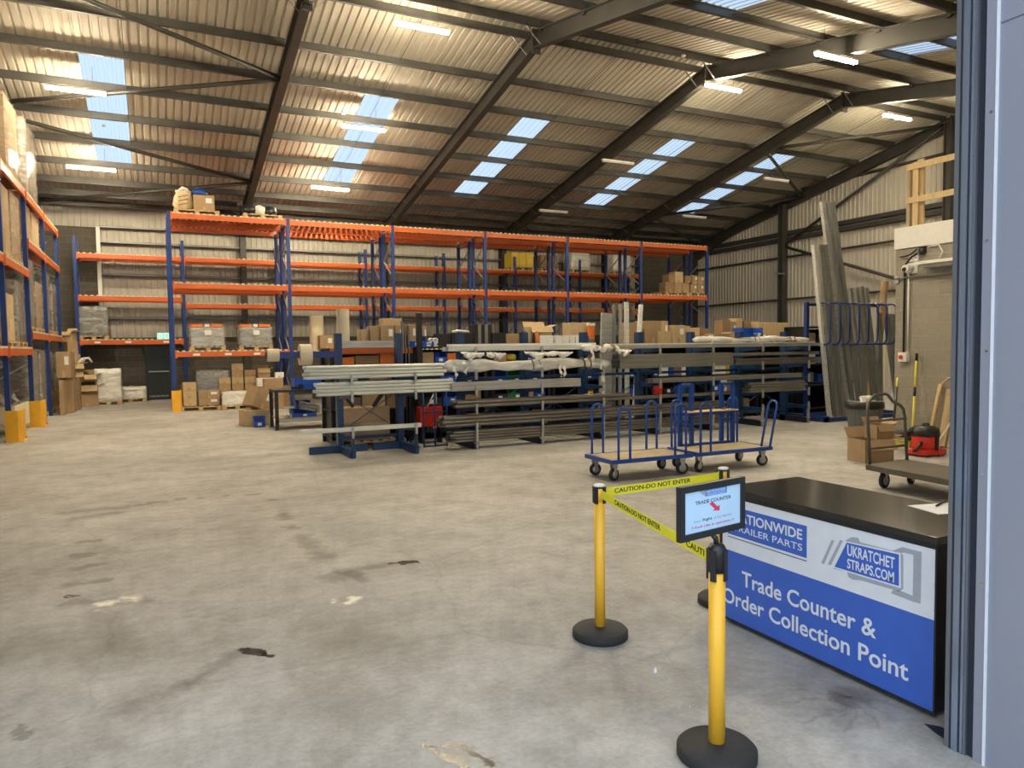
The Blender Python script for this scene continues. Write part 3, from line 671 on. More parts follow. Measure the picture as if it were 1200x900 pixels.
# left end heap of cartons
carton((-2.28, 23.55, 0), .1, 1.15, .95, 'flat brown carton sheet leaning upright in front of wrapped loads', mat='card', tape=False)
carton((-2.22, 24.3, .0), .3, .75, 1.0, 'large brown carton on the floor, lower of two by the third left post', mat='card')
carton((-2.24, 24.0, 1.01), .34, 1.3, .72, 'large brown carton with white print on top of the two by the left rack', mat='card', lab=True)
carton((-2.12, 25.25, 0), .22, .55, .95, 'narrow brown carton behind the large pair on the floor', mat='card3')
for i, (x, y, z, w, d, h, r, m_, op, lb) in enumerate((
    (-1.95, 26.7, 0, .62, .5, .36, .05, 'card', 0, 'brown carton at the foot of the tumbled heap'),
    (-1.95, 26.75, .36, .66, .5, .3, -.05, 'card3', 1, 'open brown carton second from the floor in the tumbled heap'),
    (-1.85, 26.6, .78, .34, .4, .22, .15, 'card3', 1, 'small open dark carton right of the heap top with pale flap'),
    (-2.2, 26.6, .78, .36, .4, .3, .1, 'card3', 1, 'open carton with pale flap on the left of the heap'),
    (-2.25, 26.55, 1.083, .42, .4, .26, .3, 'card3', 1, 'tilted dark carton above the heap by the rack post'),
    (-2.3, 26.5, 1.346, .34, .4, .3, -.25, 'card2', 0, 'pale carton high in the tumbled heap'),
    (-2.34, 26.55, 1.65, .3, .35, .4, .5, 'card', 0, 'brown carton near the top of the heap beside the blue post'),
    (-2.36, 26.6, 2.053, .3, .3, .3, -.4, 'card2', 1, 'open pale carton crowning the heap by the left rack'))):
    carton((x, y, z), w, d, h, lb, rotz=r, mat=m_, open_=bool(op), tape=not op, tilt=(0, .0))
b = B(); 
for k in range(5): b.tube([(.03*k, .02*k, .0), (.12+.02*k, .1, .16), (.3, .03*k, .18), (.38, .1, .05)], .035, 7)
tag(b.make('white_plastic_bag', 'white_wrap', loc=(-2.15, 26.42, 1.345), smooth=True), 'crumpled white plastic hung on the heap of cartons', 'plastic')
load((-1.35, 26.95, 0), .75, .7, 1.15, 'white film wrapped load standing right of the carton heap', wrap='white_wrap', mat='white', grid=(1, 1, 5), jit=.02)
load((-.75, 28.0, 0), .95, .7, .5, 'low white wrapped load on a pallet beside the exit door', wrap='white_wrap', mat='white', grid=(1, 1, 2), jit=.03)
load((-1.75, 28.0, 2.12), .85, .8, 1.08, 'silver wrapped crate load on the low beam of back racking', wrap='grey_wrap', mat='grey', grid=(1, 1, 2))
# loads on the central racking
def crate(x, label, wrap):
    t = load((x, 23.2, 1.70), .95, .9, .68, label, wrap=wrap, mat='galv', grid=(1, 1, 2), jit=.015)
    for dx, m_ in ((-.28, 'orangep'), (.0, 'label'), (.26, 'orangep')): B().box(dx-.16 if m_ != 'label' else dx-.06, dx+.16 if m_ != 'label' else dx+.06, -.4, .1, .7, .78).make('packet', m_, t)
    B().box(-.08, .1, -.47, -.466, .46, .6).make('shipping_label', 'label', t)
crate(1.42, 'grey crate load with orange packets on top, left one on low central beam', 'clear')
crate(2.75, 'silver wrapped crate load with orange packets, right one on low central beam', 'grey_wrap')
def flatpallet(x, y, z, label, w=1.2, d=.9, rotz=0): return tag(pallet_bm(w, d).make('pallet', 'wood', loc=(x, y, z), rotz=rotz), label, 'pallet')
flatpallet(1.25, 23.2, 5.60, 'wooden pallet under the printed sack on top of central racking')
flatpallet(3.05, 23.2, 5.60, 'wooden pallet under black bags on top of central racking', 1.1)
t = thing('paper_sack', 'bulging printed paper sack on top of the central racking', 'sack', (.92, 23.15, 5.74))
B().lathe([(.02, 0), (.24, .02), (.27, .2), (.25, .38), (.2, .5), (.22, .56)], seg=12).jitter(.012).make('sack_body', 'poly', t, smooth=True)
b = B(); b.tube([(-.1, -.05, .55), (-.02, -.1, .64), (.08, 0, .62), (.16, .05, .55)], .05, 7); b.make('liner', 'white_wrap', t, smooth=True)
for k in range(3): B().bar((-.15, -.262, .12+.11*k), (.12, -.262, .2+.11*k), .004, .03).make('printed_stripe', 'card3', t)
carton((1.45, 23.1, 5.74), .56, .5, .44, 'brown carton beside the printed sack on top of central racking', lab=True)
b = B().lathe([(.02, 0), (.2, .02), (.26, .1), (.16, .22), (.03, .25)], seg=14).jitter(.02); tag(b.make('blue_bag', 'tblue', loc=(1.35, 23.25, 6.185), smooth=True), 'blue plastic bag lying on the top carton', 'bag')
t = thing('plastic_bag', 'black and white plastic bags on a pallet at the top rack corner', 'bag', (3.0, 23.1, 5.74))
for x, m_ in ((-.3, 'black'), (.0, 'white_wrap'), (.28, 'black')): B().lathe([(.02, 0), (.2, .02), (.23, .12), (.18, .25), (.04, .3)], (x, 0, 0), 12).jitter(.02).make('bag', m_, t, smooth=True)
# cartons on two pallets at the right end of the central racking
flatpallet(18.55, 23.25, 3.64, 'left pallet of cartons at the right end of the mid beam', 1.15)
flatpallet(19.6, 23.25, 3.64, 'right pallet of cartons at the right end of the mid beam', .9)
for i, (x, z, w, h, m_, p) in enumerate(((18.2, 3.785, .42, .36, 'card3', 'left end'), (18.62, 3.785, .38, .36, 'card', 'second from left'), (19.0, 3.785, .34, .36, 'card', 'third from left'),
        (19.4, 3.785, .32, .32, 'card', 'fourth from left'), (19.76, 3.785, .34, .32, 'card', 'right end'))):
    carton((x, 23.05, z), w, .4, h, 'brown carton, %s of the bottom layer on the mid beam pallets' % p, mat=m_, lab=i > 2)
for i, (x, z, w, h, m_, p) in enumerate(((18.3, 4.15, .3, .32, 'card3', 'left end'), (18.66, 4.15, .4, .42, 'card2', 'tall one second from left'), (19.12, 4.15, .3, .28, 'card3', 'third from left'), (19.45, 4.11, .28, .35, 'card', 'fourth from left'), (19.78, 4.11, .3, .33, 'card', 'right end'))):
    carton((x, 23.05, z), w, .4, h, 'brown carton, %s of the top layer on the mid beam pallets' % p, mat=m_, lab=i > 2)
load((14.2, 28.0, 4.95), 1.1, .8, .75, 'yellowish load high on the back racking behind central posts', mat='yel', wrap=None, grid=(3, 1, 1))
load((15.5, 28.0, 4.95), .9, .8, .7, 'dark load high on the back racking right of the yellow one', mat='card3', wrap=None, grid=(2, 1, 1))
load((17.1, 28.0, 4.95), .95, .8, 1.0, 'white wrapped load high on the back racking', mat='galv', wrap='white_wrap', grid=(1, 1, 2))
load((19.3, 28.0, 4.95), .95, .8, 1.0, 'white wrapped load at the right end of back racking', mat='galv', wrap='white_wrap', grid=(1, 1, 2))
# floor under the central racking
flatpallet(1.15, 22.75, 0, 'pale pallet under two cartons stacks left of central racking', 1.1, .8)
for k in range(3): carton((.88, 22.6, .145+.225*k), .34, .34, .22, 'small brown carton, %s of three stacked on the left pallet' % ('bottom', 'middle', 'top')[k], mat='card2')
for k in range(2): carton((1.38, 22.6, .145+.21*k), .56, .4, .205, 'wide brown carton, %s of two on the left pallet' % ('lower', 'upper')[k], mat='card', lab=True)
carton((1.05, 23.3, .0), .7, .3, .75, 'dark carton standing behind the left pallet', mat='card3')
load((1.55, 23.35, .0), .95, .6, 1.12, 'bulky grey film wrapped bale under the low central beam', wrap='grey_wrap', mat='galv', grid=(1, 1, 2), jit=.03)
nm = ('bottom', 'second', 'third', 'top')
load((2.12, 22.55, 0), .82, .6, .5, 'clear wrapped low pallet load in front of the small carton stacks', wrap='white_wrap', mat='galv', grid=(2, 1, 2), jit=.02)
for c, (x, n) in enumerate(((1.86, 2), (2.22, 4), (2.58, 3))):
    flatz = .52
    for k in range(n): carton((x, 23.15, flatz+.2*k), .32, .32, .195, 'small square brown carton, %s of the %s stack under the central beam' % (nm[k], ('left', 'middle', 'right')[c]), mat='card2' if k % 2 else 'card')
carton((2.22, 23.15, 0), 1.05, .45, .515, 'grey brown crate carrying the three stacks of small cartons', mat='card3', tape=False)
carton((3.15, 22.95, 0), .95, .6, .62, 'crate of grey tray liners right of the carton stacks', mat='card3', tape=False)
carton((3.1, 22.9, .625), .75, .5, .24, 'low white wrapped carton on the crate under the rack corner', mat='white', tape=False)
carton((2.95, 22.95, .87), .34, .3, .27, 'open small brown carton on the white wrapped one', mat='card', open_=True, tape=False)
carton((3.4, 22.95, .87), .26, .22, .16, 'small white box near the second rack post', mat='white')
carton((2.78, 23.2, .0), .28, .3, 1.05, 'slim grey cabinet box behind the small carton stacks', mat='grey', tape=False)
carton((3.08, 22.0, .0), .52, .42, .88, 'brown carton standing in front of the rack beside the workbench', mat='card')

# ------------------------------------------------------------------ black workbench and things round it
t = thing('workbench', 'low black steel workbench with a lower shelf left of the tube racks', 'workbench', (0, 0, 0))
wx0, wx1, wy0, wy1 = 2.26, 4.7, 15.9, 16.75
B().box(wx0, wx1, wy0, wy1, .80, .85).make('worktop', 'blackm', t); B().box(wx0+.05, wx1-.05, wy0+.04, wy1-.04, .22, .25).make('shelf', 'ply', t)
for x in (wx0, wx1-.07):
    for y in (wy0, wy1-.07): B().box(x, x+.07, y, y+.07, 0, .8).box(x-.02, x+.1, y-.02, y+.09, 0, .01).make('leg', 'blackm', t)
B().box(wx0, wx1, wy0, wy0+.03, .16, .22).make('rail', 'galv', t)
def bin_(loc, w, d, h, label, mat='binblue', rotz=0, group=None, name='storage_bin'):
    t = thing(name, label, 'storage bin', loc, rotz, group); e = .008
    b = B(); b.box(-w/2, w/2, -d/2, d/2, 0, e); b.box(-w/2, -w/2+e, -d/2, d/2, e, h); b.box(w/2-e, w/2, -d/2, d/2, e, h); b.box(-w/2+e, w/2-e, d/2-e, d/2, e, h); b.box(-w/2+e, w/2-e, -d/2, -d/2+e, e, h*.55)
    b.make('bin_body', mat, t); B().box(-w/2-.006, w/2+.006, d/2-.01, d/2+.01, h-.02, h).box(-w/2-.008, -w/2, -d/2, d/2, h-.02, h).box(w/2, w/2+.008, -d/2, d/2, h-.02, h).make('rim', mat, t)
    B().box(-.04, .04, -d/2-.004, -d/2-.001, h*.15, h*.42).make('label_card', 'label', t)
    return t
bin_((3.15, 16.3, .851), .9, .5, .22, 'long blue tray on the black workbench top')
bin_((2.88, 16.2, .252), .5, .5, .16, 'blue tray of papers on the workbench shelf')
bin_((2.9, 16.4, .42), .3, .3, .16, 'small blue bin stacked on the papers tray')
b = B()
for k in range(9): b.obox(Vector((0, 0, .02+.02*k)), (.5, .12, .012), Matrix.Rotation(.25*math.sin(k*2.1)+.4, 3, 'Z') @ Matrix.Rotation(.25, 3, 'Y'))
tag(b.make('paper_strips', 'galv', loc=(3.0, 15.99, .36)), 'loose grey plastic strips spilling from the blue tray', 'strips')
for k in range(3): tag(B().hollow((0, -.12, 0), (0, .1, 0), .035, .02, 12).make('tape_roll', 'white', loc=(2.5+.085*k, 16.1, .29)), 'white tape roll, %s of three on the bench shelf' % ('left', 'middle', 'right')[k], 'tape roll')
carton((3.95, 16.3, .252), .5, .45, .36, 'brown carton on the workbench shelf at the right', mat='card')
for k in range(9): tag(B().box(-.13, .13, -.15, .15, 0, .035).make('tray_liner', 'grey', loc=(3.5, 16.25, .252+.038*k)), 'grey tray in the stack on the bench shelf', 'tray', 'stack of grey trays')
carton((3.3, 16.55, .6), .28, .2, .15, 'small torn carton above the paper strips', mat='card2', open_=True, tape=False)
t = thing('tape_dispenser', 'black tape gun lying on the workbench corner', 'tape dispenser', (2.72, 16.05, .853))
B().box(-.1, .1, -.02, .02, 0, .05).make('handle', 'black', t); B().hollow((.1, -.03, .06), (.1, .03, .06), .06, .03, 14).make('tape_roll', 'black', t)
bench_boxes = carton((2.0, 17.35, .0), .55, .5, .36, 'white topped brown carton on the floor left of the workbench', mat='card2', rotz=.15)
carton((2.05, 17.4, .37), .5, .42, .46, 'brown carton tipped on its edge left of the workbench', mat='card', rotz=.45, lab=True, tilt=(0, .42))
bin_((2.05, 16.9, 0), .24, .18, .24, 'blue bin on the floor at the foot of the tipped carton')

# ------------------------------------------------------------------ cantilever racks of tube
ARMZ = [.38, .69, .98, 1.27, 1.64]
def cantilever(name, label, xs, arms, y_col, y_tip, top=1.96, base=True):
    t = thing(name, label, 'cantilever rack', (0, y_col, 0)); dy = y_tip-y_col
    for x in xs:
        B().box(x-.05, x+.05, -.06, .10, .0, top).make('column', 'cblue', t)
        B().box(x-.05, x+.05, dy+.02, .6, 0, .12).make('foot', 'cblue' if len(xs) < 4 else 'navy', t); B().box(x-.018, x+.018, dy-.03, dy+.02, 0, .3).box(x-.05, x+.05, dy-.03, dy+.02, .10, .12).make('foot_stop', 'galv' if len(xs) > 3 else 'cblue', t)
        for z in arms:
            a = B().prism([(x-.03, -.06, z), (x-.03, dy, z), (x-.03, dy, z-.05), (x-.03, -.06, z-.1)], (.06, 0, 0)).make('arm', 'cblue', t)
            B().box(x-.018, x+.018, dy-.035, dy-.003, z-.10, z+.07).make('end_stop', 'galv', a)
    for i in range(len(xs)-1):
        b = B(); b.bar((xs[i], .04, .3), (xs[i+1], .04, 1.0), .03, .01); b.bar((xs[i], .05, 1.0), (xs[i+1], .05, .3), .03, .01)
        b.bar((xs[i], .04, .22), (xs[i+1], .04, .22), .05); b.bar((xs[i], .04, 1.15), (xs[i+1], .04, 1.15), .05); b.make('cross_brace', 'cblue', t)
    return t
small = cantilever('cantilever_rack', 'small blue cantilever rack at the left end, holding pale tubes', [2.73, 3.76], [.42, .98, 1.24], 12.0, 11.15)
b = B().box(2.2, 3.15, -.12, -.06, 0, .12); b.make('foot_bar', 'cblue', small)
b = B().box(3.25, 3.7, -.12, -.06, 0, .12); b.make('foot_bar', 'cblue', small)
big = cantilever('cantilever_rack', 'long blue cantilever rack across the hall, loaded with dark steel tubes', [4.8, 6.05, 7.32, 8.6, 9.9, 11.22, 12.54], ARMZ, 11.75, 11.1)
TUBES = {}
def bundle(x0, x1, y0, z0, ny, nz, mat, label, group, r=.025, shape='round', pitch=None, jx=.05):
    """each tube of a stacked bundle is a thing of its own"""
    L = x1-x0; py = pitch or 2*r*1.01; first = None
    for k in range(nz):
        for j in range(ny):
            if first is None:
                b = B()
                if shape == 'round': b.hollow((0, 0, 0), (L, 0, 0), r, r*.82, 10)
                elif shape == 'rect':
                    w = r; h = r
                    for (ya, yb, za, zb) in ((-w, w, -h, -h+.004), (-w, w, h-.004, h), (-w, -w+.004, -h+.004, h-.004), (w-.004, w, -h+.004, h-.004)): b.box(0, L, ya, yb, za, zb)
                elif shape == 'channel':
                    b.box(0, L, -r, -r+.003, -r, r).box(0, L, -r+.003, r, -r, -r+.003).box(0, L, -r+.003, r, r-.003, r)
                o = b.make('steel_tube' if shape != 'channel' else 'steel_channel', mat); first = o
            else: o = first.copy(); COL.objects.link(o)
            jj = 0 if first is o else random.uniform(-jx, jx)
            o.location = (x0+jj, y0+r+j*py, z0+r+k*2*r*1.01)
            tag(o, label, 'steel tube', group)
YT = 11.12
bundle(2.05, 4.26, YT+.04, 1.243, 3, 4, 'bright', 'pale galvanised tube in the upper bundle on the small left rack', 'upper pale tubes on the small rack', .026)
bundle(2.2, 4.42, YT+.04, .983, 3, 4, 'bright', 'pale galvanised tube in the lower bundle on the small left rack', 'lower pale tubes on the small rack', .026)
bundle(1.95, 3.85, YT+.04, .423, 2, 1, 'bright', 'pale galvanised bar resting alone on the bottom arms of the small rack', 'bottom bars on the small rack', .03, 'rect')
bundle(4.33, 7.42, YT, 1.643, 3, 1, 'bright', 'pale perforated channel on the top arms, left half of the long rack', 'top channels of the long rack', .035, 'channel')
bundle(4.36, 7.2, YT+.02, 1.716, 2, 1, 'white', 'white perforated strip laid on the top channels at left', 'white strips on the top channels', .022, 'rect')
bundle(4.38, 6.86, YT, .983, 3, 2, 'galv', 'light galvanised box section on the third arms, left part of the long rack', 'light box sections of the long rack', .035, 'rect')
bundle(4.44, 7.9, YT, .693, 4, 2, 'dtube', 'dark round tube on the second arms, left part of the long rack', 'dark tubes on the second arms', .032)
bundle(4.25, 10.3, YT, .383, 5, 3, 'dtube', 'brown grey round tube on the lowest arms of the long rack', 'tubes on the lowest arms', .03)
bundle(4.38, 10.6, YT, .123, 6, 4, 'dtube', 'brown grey round tube on the feet of the long rack', 'tubes on the rack feet', .024)
bundle(7.42, 12.95, YT, 1.643, 3, 1, 'galv', 'long silver rail on the top arms, right half of the long rack', 'silver rails on the top arms', .03, 'rect')
bundle(7.5, 12.8, YT+.03, 1.706, 2, 1, 'bright', 'slim bright rail on the silver rails at right', 'slim bright rails on top', .015, 'rect')
bundle(7.70, 10.45, YT, 1.273, 3, 3, 'otube', 'olive grey box section in the heavy pack right of the wrapped roll', 'heavy box section pack', .043, 'rect', jx=.02)
bundle(10.5, 12.95, YT, 1.273, 3, 2, 'dtube', 'dark rail on the fourth arms at the right end', 'dark rails on the fourth arms at right', .032, 'rect')
bundle(10.35, 12.9, YT+.02, 1.46, 2, 1, 'otube', 'single grey rail over the dark rails at the right end', 'grey rails over the dark ones', .03, 'rect')
bundle(8.45, 12.35, YT, .983, 3, 1, 'otube', 'olive grey box section on the third arms, right part of the long rack', 'olive sections on the third arms', .04, 'rect')
bundle(10.9, 12.5, YT, .693, 4, 4, 'otube', 'grey round tube on the second arms at the right end', 'grey tubes on the second arms at right', .027)
bundle(7.9, 10.4, YT, .693, 3, 1, 'dtube', 'dark bar on the second arms in the middle of the long rack', 'dark bars mid rack', .025, 'rect')
# film wrapped rolls of section
def wrapped_bundle(x0, x1, y, z, r, label, name='wrapped_bundle', streamers=()):
    t = thing(name, label, 'wrapped bundle', (x0, y, z)); n = 26; pts = []; rads = []
    for i in range(n+1): u = i/n; pts.append(((x1-x0)*u, .012*math.sin(u*19), .012*math.sin(u*11)+.008*math.sin(u*31))); rads.append(r*(.88+.16*math.sin(u*13)+.08*math.sin(u*37)) if 0 < i < n else r*.5)
    B().tube(pts, r, 12, rads=rads).jitter(.009).make('film_wrap', 'white_wrap', t, smooth=True)
    B().box(.05, x1-x0-.05, -.03, .03, -.03, .03).make('section_core', 'galv', t)
    for u in (.5, .54, .82, .86): B().tube([((x1-x0)*u, 0, -.001), ((x1-x0)*u+.012, 0, .001)], r*1.1, 12).make('strap', 'card3', t)
    for (u, ln, sw) in streamers:
        x = (x1-x0)*u; k = 7
        b = B(); G = []
        for i in range(k*2+1):
            u_ = i/(k*2); wd = .035*(1-.6*u_)+.012*math.sin(u_*17+ln*9); cx_ = x+sw*.35*u_+.015*math.sin(u_*8+u*50)
            G.append([b.bm.verts.new((cx_+wd*(q_-1), -r-.012+.012*math.sin(q_*2+u_*13), .02-ln*u_)) for q_ in range(3)])
        for i in range(k*2):
            for q_ in range(2): b.bm.faces.new((G[i][q_], G[i][q_+1], G[i+1][q_+1], G[i+1][q_]))
        b.make('loose_film', 'white_wrap', t, smooth=True)
    return t
wrapped_bundle(4.28, 7.58, 11.28, 1.385, .105, 'long bundle wrapped in white film on the fourth arms of the long rack', streamers=((.05, .22, .1), (.12, .16, -.1), (.66, .25, .06), (.69, .3, -.05), (.93, .62, .06)))
wrapped_bundle(9.55, 12.7, 11.26, 1.79, .06, 'thin bundle in white film on the top arms at the right end', streamers=((.12, .1, .2), (.3, .12, .1)))
wrapped_bundle(6.85, 7.62, 11.05, 1.66, .06, 'loose white film bunched at the end of the top channels', name='plastic_film', streamers=((.2, .3, .1),))
def sheet(pts_top, drop, n=14, m=6, seed=1, amp=.03):   # crumpled film hanging from a line
    rnd = random.Random(seed); (xa, za), (xb, zb) = pts_top; b = B(); G = []
    for i in range(n+1):
        u = i/n; L_ = drop*(.45+.55*abs(math.sin(u*5.3+seed)))*(1-.5*abs(2*u-1)); row = []
        for j in range(m+1):
            w = j/m; row.append(b.bm.verts.new((xa+(xb-xa)*u+rnd.uniform(-1, 1)*amp*.5, -.03*math.sin(w*3)+amp*math.sin(u*23+w*4)+rnd.uniform(-1, 1)*amp*.3, za+(zb-za)*u-L_*w+rnd.uniform(-1, 1)*amp*.25)))
        G.append(row)
    for i in range(n):
        for j in range(m): b.bm.faces.new((G[i][j], G[i+1][j], G[i+1][j+1], G[i][j+1]))
    return b
def film_tuft(x, z, w, label):
    o = sheet(((-w/2, .02), (w/2, .0)), .14, seed=int(x*10)).make('film_scrap', 'white_wrap', loc=(x, 11.05, z), smooth=True); tag(o, label, 'plastic film')
film_tuft(4.72, 1.61, .4, 'torn white film hanging under the top channels, far left'); film_tuft(5.15, 1.6, .35, 'torn white film hanging by the first gap of the top channels')
film_tuft(5.95, 1.6, .5, 'torn white film bunched over the second column arm'); film_tuft(6.4, 1.6, .45, 'torn white film right of the second column arm'); film_tuft(7.75, 1.62, .3, 'white film scrap by the standing grey profiles')
# roller arm with cream spools on the small rack
sp = thing('roll_holder', 'blue arm at the left of the small rack carrying cream foam spools', 'roll holder', (2.62, 11.92, 1.62))
B().box(-1.05, .06, -.04, .04, -.05, .05).make('arm', 'blue', sp)
def spool(x, r, label):
    t = thing('foam_spool', label, 'roll', (x, 11.92, 1.62)); B().hollow((-.09, 0, 0), (.09, 0, 0), r, .075, 24).make('foam_roll', 'roll', t); B().hollow((-.1, 0, 0), (.1, 0, 0), .075, .058, 16).make('core', 'card', t)
spool(1.68, .1, 'small cream foam spool at the outer end of the blue arm'); spool(2.18, .17, 'larger cream foam spool close to the small rack column')

# ------------------------------------------------------------------ shelving behind the long rack
def shelving(x0, x1, y0, y1, zs, label, mat='navy', beam=None):
    t = thing('shelving_unit', label, 'shelving', (x0, y0, 0)); w, d = x1-x0, y1-y0
    for x in (0, w-.05):
        for y in (0, d-.05): B().box(x, x+.05, y, y+.05, 0, zs[-1]).make('upright', mat, t)
    for z in zs: B().box(.0, w, .0, d, z-.03, z).make('shelf', mat, t)
    B().box(.05, w-.05, d-.02, d-.005, .0, zs[-1]-.05).make('dark_back_fill', 'black', t)  # black fill added so the gaps between shelf items stay dark
    for x in (.051, w-.058): B().box(x, x+.006, .0, d-.03, .0, zs[-1]-.03).make('dark_side_fill', 'black', t)  # black sheets added to darken the inside of the shelf ends
    if beam: B().box(0, w, -.03, 0, zs[-1]-.11, zs[-1]).make('beam', beam, t)
    return t
SZ = [.15, .62, 1.02, 1.42, 1.72]
YS = 12.75
units = [(2.75, 4.25, 'shelving unit behind the small rack with cartons on top', 'orange'), (4.35, 5.75, 'dark shelving unit behind the left end of the long rack', None), (5.85, 7.15, 'dark shelving unit behind the wrapped bundle', None),
         (7.2, 7.85, 'narrow dark filler unit in the gap behind the standing grey profiles', None),  # added unit that keeps the gap behind the profiles dark
         (7.9, 9.55, 'dark shelving unit with an orange top beam behind the heavy sections', 'orange'), (9.65, 11.2, 'dark shelving unit with box files behind the right of the long rack', None), (11.3, 12.75, 'dark shelving unit behind the right end of the long rack', None)]
for x0, x1, lb, bm_ in units: shelving(x0, x1, YS, YS+.8, SZ, lb, beam=bm_)
# things on the shelves, seen through the tubes
def things_on(x0, x1, z, items):
    x = x0
    for w, h, kind, mat, lb in items:
        if kind == 'bin': bin_((x+w/2, YS+.22, z+.001), w-.02, .36, h, lb, mat)
        elif kind == 'box': carton((x+w/2, YS+.22, z+.001), w-.02, .34, h, lb, mat=mat, tape=False)
        elif kind == 'file':
            o = B().box(-w/2+.004, w/2-.004, -.14, .14, 0, h).make('box_file', mat, loc=(x+w/2, YS+.2, z+.001)); tag(o, lb, 'file')
        elif kind == 'sack':
            o = B().lathe([(.03, 0), (w*.42, .02), (w*.45, h*.5), (w*.4, h*.9), (w*.2, h)], seg=10).jitter(.008).make('plastic_packet', mat, loc=(x+w/2, YS+.22, z+.001), smooth=True); tag(o, lb, 'packet')
        x += w
things_on(2.85, 4.2, .62, [(.45, .22, 'box', 'card', 'brown box at the left of the shelf behind the lower pale tubes'), (.45, .3, 'box', 'card2', 'pale box in the middle of the shelf behind the lower pale tubes'), (.4, .25, 'box', 'card3', 'dark box at the right of the shelf behind the lower pale tubes')])
things_on(2.85, 4.2, 1.02, [(.4, .2, 'box', 'white', 'white packed box between the two pale tube bundles, left'), (.2, .2, 'box', 'black', 'black box between the two pale tube bundles'), (.35, .26, 'box', 'card', 'brown carton between the two pale tube bundles, centre'), (.32, .26, 'box', 'card', 'brown carton between the two pale tube bundles, right')])
things_on(2.85, 4.2, 1.42, [(.35, .14, 'box', 'orangep', 'orange box under the carton shelf at left'), (.45, .16, 'box', 'card3', 'dark box under the carton shelf'), (.3, .2, 'box', 'orangep', 'orange box under the carton shelf at right')])
things_on(4.4, 5.7, 1.42, [(.3, .2, 'box', 'card', 'small printed box left of the black post'), (.25, .2, 'bin', 'binblue', 'dark blue bin behind the black post'), (.3, .18, 'box', 'orangep', 'orange box right of the black post'), (.35, .2, 'bin', 'black', 'black bin at the end under the black bags')])
things_on(4.4, 5.7, 1.02, [(.4, .25, 'bin', 'navy', 'dark bin behind the wrapped bundle start'), (.4, .28, 'bin', 'binblue', 'blue bin behind the wrapped bundle start'), (.4, .25, 'bin', 'navy', 'dark bin left of the bright blue bins')])
things_on(5.9, 7.1, 1.02, [(.3, .2, 'bin', 'binblue', 'blue bin left of the green crate'), (.42, .22, 'bin', 'greensh', 'green crate behind the wrapped bundle, upper'), (.4, .22, 'bin', 'binblue', 'blue bin right of the green crate')])
things_on(5.9, 7.1, 1.42, [(.3, .12, 'box', 'card', 'small brown box behind the torn film'), (.3, .14, 'sack', 'yel', 'yellow packet behind the torn film'), (.3, .14, 'bin', 'binblue', 'blue bin behind the torn film'), (.25, .2, 'box', 'card3', 'brown tube box behind the torn film')])
things_on(5.9, 7.1, .62, [(.3, .3, 'bin', 'navy', 'dark bin left of the lower green crate'), (.45, .32, 'bin', 'greensh', 'green crate under the light box sections'), (.15, .28, 'box', 'card', 'brown slim box by the lower green crate'), (.25, .3, 'bin', 'binblue', 'blue bin right of the lower green crate')])
things_on(4.4, 5.7, .62, [(.45, .28, 'bin', 'navy', 'dark bin at far left behind the light box sections'), (.4, .28, 'bin', 'binblue', 'blue bin behind the light box sections'), (.4, .3, 'box', 'card3', 'dark box behind the light box sections')])
things_on(7.95, 9.5, 1.42, [(.4, .18, 'box', 'card3', 'dark box under the orange beam at left'), (.25, .22, 'box', 'card', 'brown box under the orange beam'), (.5, .16, 'box', 'card3', 'long dark box under the orange beam'), (.3, .16, 'bin', 'binblue', 'blue bin under the orange beam at right')])
things_on(7.95, 9.5, 1.02, [(.3, .16, 'bin', 'binblue', 'first blue bin under the heavy sections'), (.36, .18, 'bin', 'binblue', 'second blue bin under the heavy sections with a pale label'), (.36, .18, 'bin', 'binblue', 'third blue bin under the heavy sections'), (.4, .18, 'bin', 'binblue', 'fourth blue bin under the heavy sections')])
things_on(7.95, 9.5, .62, [(.25, .26, 'bin', 'yel', 'yellow tub low behind the blue trolley, left'), (.3, .28, 'bin', 'navy', 'dark bin between the two yellow tubs'), (.3, .36, 'sack', 'yel', 'tall yellow packet behind the trolley hoops'), (.5, .3, 'bin', 'binblue', 'large blue bin right of the tall yellow packet')])
things_on(9.7, 11.1, 1.02, [(.2, .2, 'bin', 'binblue', 'blue bin left of the box files'), (.26, .28, 'file', 'white', 'white box file leaning group, widest'), (.15, .26, 'file', 'binblue', 'blue box file beside the widest white one'), (.22, .27, 'file', 'grey', 'grey box file in the row'), (.12, .26, 'file', 'white', 'slim white box file in the row'), (.3, .2, 'bin', 'navy', 'dark bin right of the slim white file')])
things_on(11.35, 12.6, 1.02, [(.14, .22, 'file', 'white', 'white file at the left of the right shelving'), (.12, .22, 'file', 'white', 'second white file on the right shelving'), (.2, .28, 'file', 'white', 'white box file with dark spots on the right shelving'), (.12, .2, 'file', 'yel', 'yellow and brown carton file on the right shelving'), (.14, .25, 'file', 'binblue', 'blue file on the right shelving'), (.1, .22, 'file', 'card2', 'tan file, left of two on the right shelving'), (.1, .22, 'file', 'card2', 'tan file, right of two on the right shelving'), (.08, .22, 'file', 'white', 'thin white file at the right end of the shelving')])
things_on(9.7, 11.1, .62, [(.3, .25, 'box', 'red', 'red box behind the blue shelf stand'), (.3, .25, 'bin', 'navy', 'dark bin behind the blue shelf stand'), (.3, .3, 'bin', 'binblue', 'blue bin behind the blue shelf stand'), (.3, .3, 'bin', 'greensh', 'green crate behind the right shelf stand post')])
things_on(11.35, 12.6, .62, [(.3, .28, 'bin', 'binblue', 'blue bin above the right grey tubes'), (.2, .3, 'box', 'white', 'white box above the right grey tubes'), (.4, .25, 'box', 'card3', 'dark box above the right grey tubes')])
